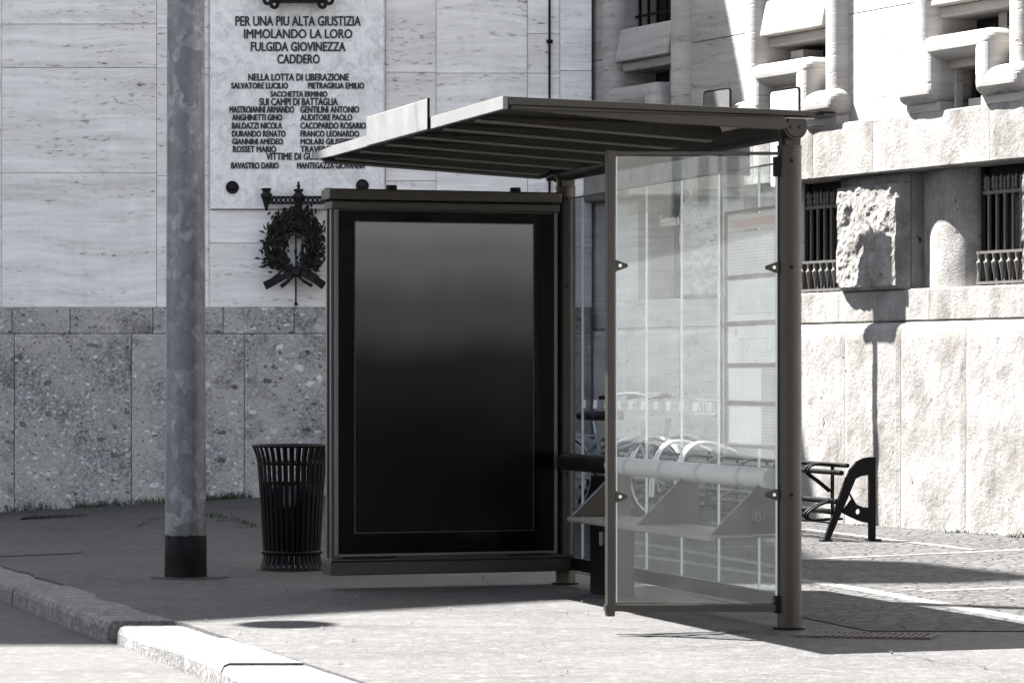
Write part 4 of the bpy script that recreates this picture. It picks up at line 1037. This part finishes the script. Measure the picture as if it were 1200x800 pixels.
# bicycles behind the shelter
BIKEP=M_paint('grey_bicycle_paint',(.30,.30,.30),.4,.1,.3)
def bike(loc,rz,label,guard=False):
    r=thing('bicycle',loc,label,'bicycle',rz,'bicycles parked at the rack')
    M=Matrix.LocRotScale(Vector(loc),Matrix.Rotation(rz,3,'Z').to_euler(),None)
    def bm(): return MB(M)
    for x in (-.52,.53):
        q=bm(); q.tube([(x+.315*math.cos(a),0,.33+.315*math.sin(a)) for a in [2*math.pi*k/36 for k in range(36)]],.019,10,closed=True); wh=build('wheel',q,RUBBER,r)
        q=bm(); q.tube([(x+.290*math.cos(a),0,.33+.290*math.sin(a)) for a in [2*math.pi*k/36 for k in range(36)]],.009,8,closed=True)
        for k in range(18):
            a=2*math.pi*k/18; q.tube([(x,.02*(-1)**k,.33),(x+.288*math.cos(a),0,.33+.288*math.sin(a))],.0022,4)
        q.tube([(x,-.05,.33),(x,.05,.33)],.022,10); build('rim',q,STEEL,wh)
        q=bm(); vs=[];fs=[]
        for k in range(17):
            a=R((25 if x>0 else -5)+ (150 if x>0 else 175)*k/16)
            for y,dr in ((-.03,-.012),(-.018,.004),(.018,.004),(.03,-.012)): vs.append((x+(.345+dr)*math.cos(a),y,.33+(.345+dr)*math.sin(a)))
        for k in range(16):
            for j in range(3): fs.append((4*k+j,4*k+4+j,4*k+5+j,4*k+1+j))
        q.add(vs,fs,True); build('mudguard',q,BIKEP,r,recalc=False)
    q=bm()
    for a,b_,rr in (((-.05,0,.30),(-.17,0,.68),.018),((-.05,0,.30),(.36,0,.62),.024),((.36,0,.62),(.40,0,.80),.024),((-.13,0,.52),(.37,0,.68),.018)): q.tube([a,b_],rr,12)
    for y in (-.05,.05): q.tube([(-.05,y*.5,.30),(-.52,y,.33)],.011,8); q.tube([(-.16,y*.3,.60),(-.52,y,.33)],.009,8); q.tube([(.37,y*.5,.62),(.53,y,.33)],.013,8)
    build('frame',q,BIKEP,r)
    q=bm(); q.tube([(.40,0,.80),(.42,0,.97)],.014,10); q.tube(hair([(.22,-.27,.98),(.34,-.26,1.0),(.44,-.14,1.01),(.44,0,.98),(.44,.14,1.01),(.34,.26,1.0),(.22,.27,.98)]),.012,10); hb=build('handlebar',q,STEEL,r)
    for y in (-1,1): q=bm(); q.tube([(.16,y*.27,.975),(.27,y*.268,.985)],.017,10); build('grip',q,RUBBER,hb)
    q=bm(); q.tube([(-.17,0,.68),(-.20,0,.80)],.013,10); build('seat_post',q,STEEL,r)
    q=bm(); L=[((-.33,.0),.085),((-.28,.0),.092),((-.2,0),.07),((-.1,0),.035),((-.03,0),.022)]; vs=[];fs=[]
    for (x,_),hw in L:
        for k in range(10): a=2*math.pi*k/10; vs.append((x,hw*math.cos(a),.83+ (.028 if math.sin(a)>0 else .045)*math.sin(a)))
    for i in range(4):
        for k in range(10): l=(k+1)%10; fs.append((10*i+k,10*i+l,10*i+10+l,10*i+10+k))
    fs+=[tuple(range(9,-1,-1)),tuple(range(40,50))]; q.add(vs,fs,True); build('saddle',q,RUBBER,r)
    if guard:
        for y in (-.042,.042):
            q=bm(); q.prism([(-.52+.335*math.cos(a),y-.002,.33+.335*math.sin(a)) for a in [R(15+150*k/16) for k in range(17)]]+[(-.80,y-.002,.22),(-.45,y-.002,.20)],(0,.004,0)); gd=build('skirt_guard',q,BIKEP,r)
            d=.003 if y>0 else -.003
            q=bm(); q.box((-.62,y+d-.001,.34),(-.50,y+d+.001,.39)); build('guard_badge',q,RED,gd)
    q=bm(); q.tube([(-.05,-.06,.30),(-.05,.06,.30)],.016,10); q.tube([(-.05,.065,.30),(.08,.075,.19)],.009,8); q.tube([(-.05,-.065,.30),(-.18,-.075,.41)],.009,8); q.box((.04,.07,.175),(.12,.15,.2)); q.box((-.22,-.15,.4),(-.14,-.07,.42))
    q.tube([(-.05+.085*math.cos(a),.05,.30+.085*math.sin(a)) for a in [2*math.pi*k/24 for k in range(24)]],.006,6,closed=True); build('crankset',q,METD,r)
    return r
bike((.80,25.0,.009),R(-48),'white bicycle at the rack, its handlebar seen through the shelter side glass')
bike((.95,25.6,.009),R(-30),'white bicycle with red badged rear skirt guard, leftmost at the rack behind the bench',True)

# drain grate, cable cover near the wall, weeds
dg=thing('drain_grate',(1.53,13.55,.0095),'rusty iron drain grate set in the pavement at the shadow edge beside the shelter post','drain grate')
mb=MB(); a=Vector((1.25,13.60,.0095)); ex=Vector((.975,-.22,0)).normalized(); ey=Vector((.30,.95,0)).normalized(); GM=frame(a,ex,ey,(0,0,1)); mb.M=GM
for q in ((0,0,.6,.018),(0,.222,.6,.24),(0,.0185,.018,.2215),(.582,.0185,.6,.2215)): mb.box((q[0],q[1],-.01),(q[2],q[3],.006))
for i in range(20): x=.03+.54*i/19; mb.box((x-.007,.0185,-.01),(x+.007,.2215,.005))
for y in (.09,.15): mb.box((.0185,y-.006,-.01),(.5815,y+.006,.0035))
build('grate_bars',mb,RUST,dg)
mb=MB(GM); mb.box((.018,.0185,-.02),(.582,.2215,-.0005)); build('grate_pit',mb,DARKIN,dg)
mb=MB(); random.seed(21)
for i in range(260):
    Y=random.uniform(11.5,24); e=random.uniform(.05,5.5); X=kin(Y)+e
    if X>.6 and Y>14: pass
    r=random.choice((.004,.005,.007,.011)); z=gz(X,Y)+.012; vs=[]
    for k in range(5): a=2*math.pi*k/5+random.random(); vs.append((X+r*math.cos(a)*random.uniform(.7,1.6),Y+r*math.sin(a)*random.uniform(.7,1.6),z))
    vs.append((X,Y,z+r*.8)); mb.add(vs,[(k,(k+1)%5,5) for k in range(5)])
tag(build('grit',mb,M_roughstone('grit_stone',.03,.12),recalc=False),'scattered grit and crumbs of stone lying on the pavement','grit',kind='stuff')
a=gp(30,604); b_=gp(122,600)
mb=MB(); mb.M=frame((a.x,a.y,gz(a.x,a.y)+.006),(1,0,0.02),(0,1,0),(0,0,1)); mb.box((0,-.25,0),(b_.x-a.x,.25,.012))
for i in range(10): mb.box((.03+i*.062,-.22,.0122),(.06+i*.062,.22,.016))
tag(build('manhole_cover',mb,METD),'dark ribbed iron cover lying on the pavement at the foot of the plinth','manhole cover')
mb=MB(); random.seed(11)
def tuft(X,Y,n,h):
    z=gz(X,Y)+.003
    for i in range(n):
        a=random.uniform(0,2*math.pi); r=random.uniform(0,.07); p=Vector((X+r*math.cos(a)*1.6,Y+r*math.sin(a)*.6,z)); l=random.uniform(.4,1)*h
        d=Vector((random.uniform(-.6,.6),random.uniform(-.6,.2),1)); s_=Vector((math.cos(a),math.sin(a),0))*random.uniform(.003,.007)
        mb.add([p-s_,p+s_,p+d*l*.6+s_*.7,p+d*l],[(0,1,2),(0,2,3)])
for x in [20,40,60,95,100,108,118,130,140,150,172,180,188,243,250,256,262,268,272,280,290]:
    X=lx(x); tuft(X,LY-.09,22,random.uniform(.05,.11))
for x,y in ((255,613),(270,617),(285,620),(258,612),(292,623)): p=gp(x,y); tuft(p.x,p.y,14,.05)
for t,h in ((4.3,.03),(5.54,.05),(5.56,.04),(5.9,.03),(6.33,.07),(6.36,.05),(6.3,.05)): p=W0+AX*t+NX*.06; tuft(p.x,p.y,20,h)
tag(build('weeds',mb,GRASS,recalc=False),'small green weeds growing along the wall foot','weeds',kind='stuff')
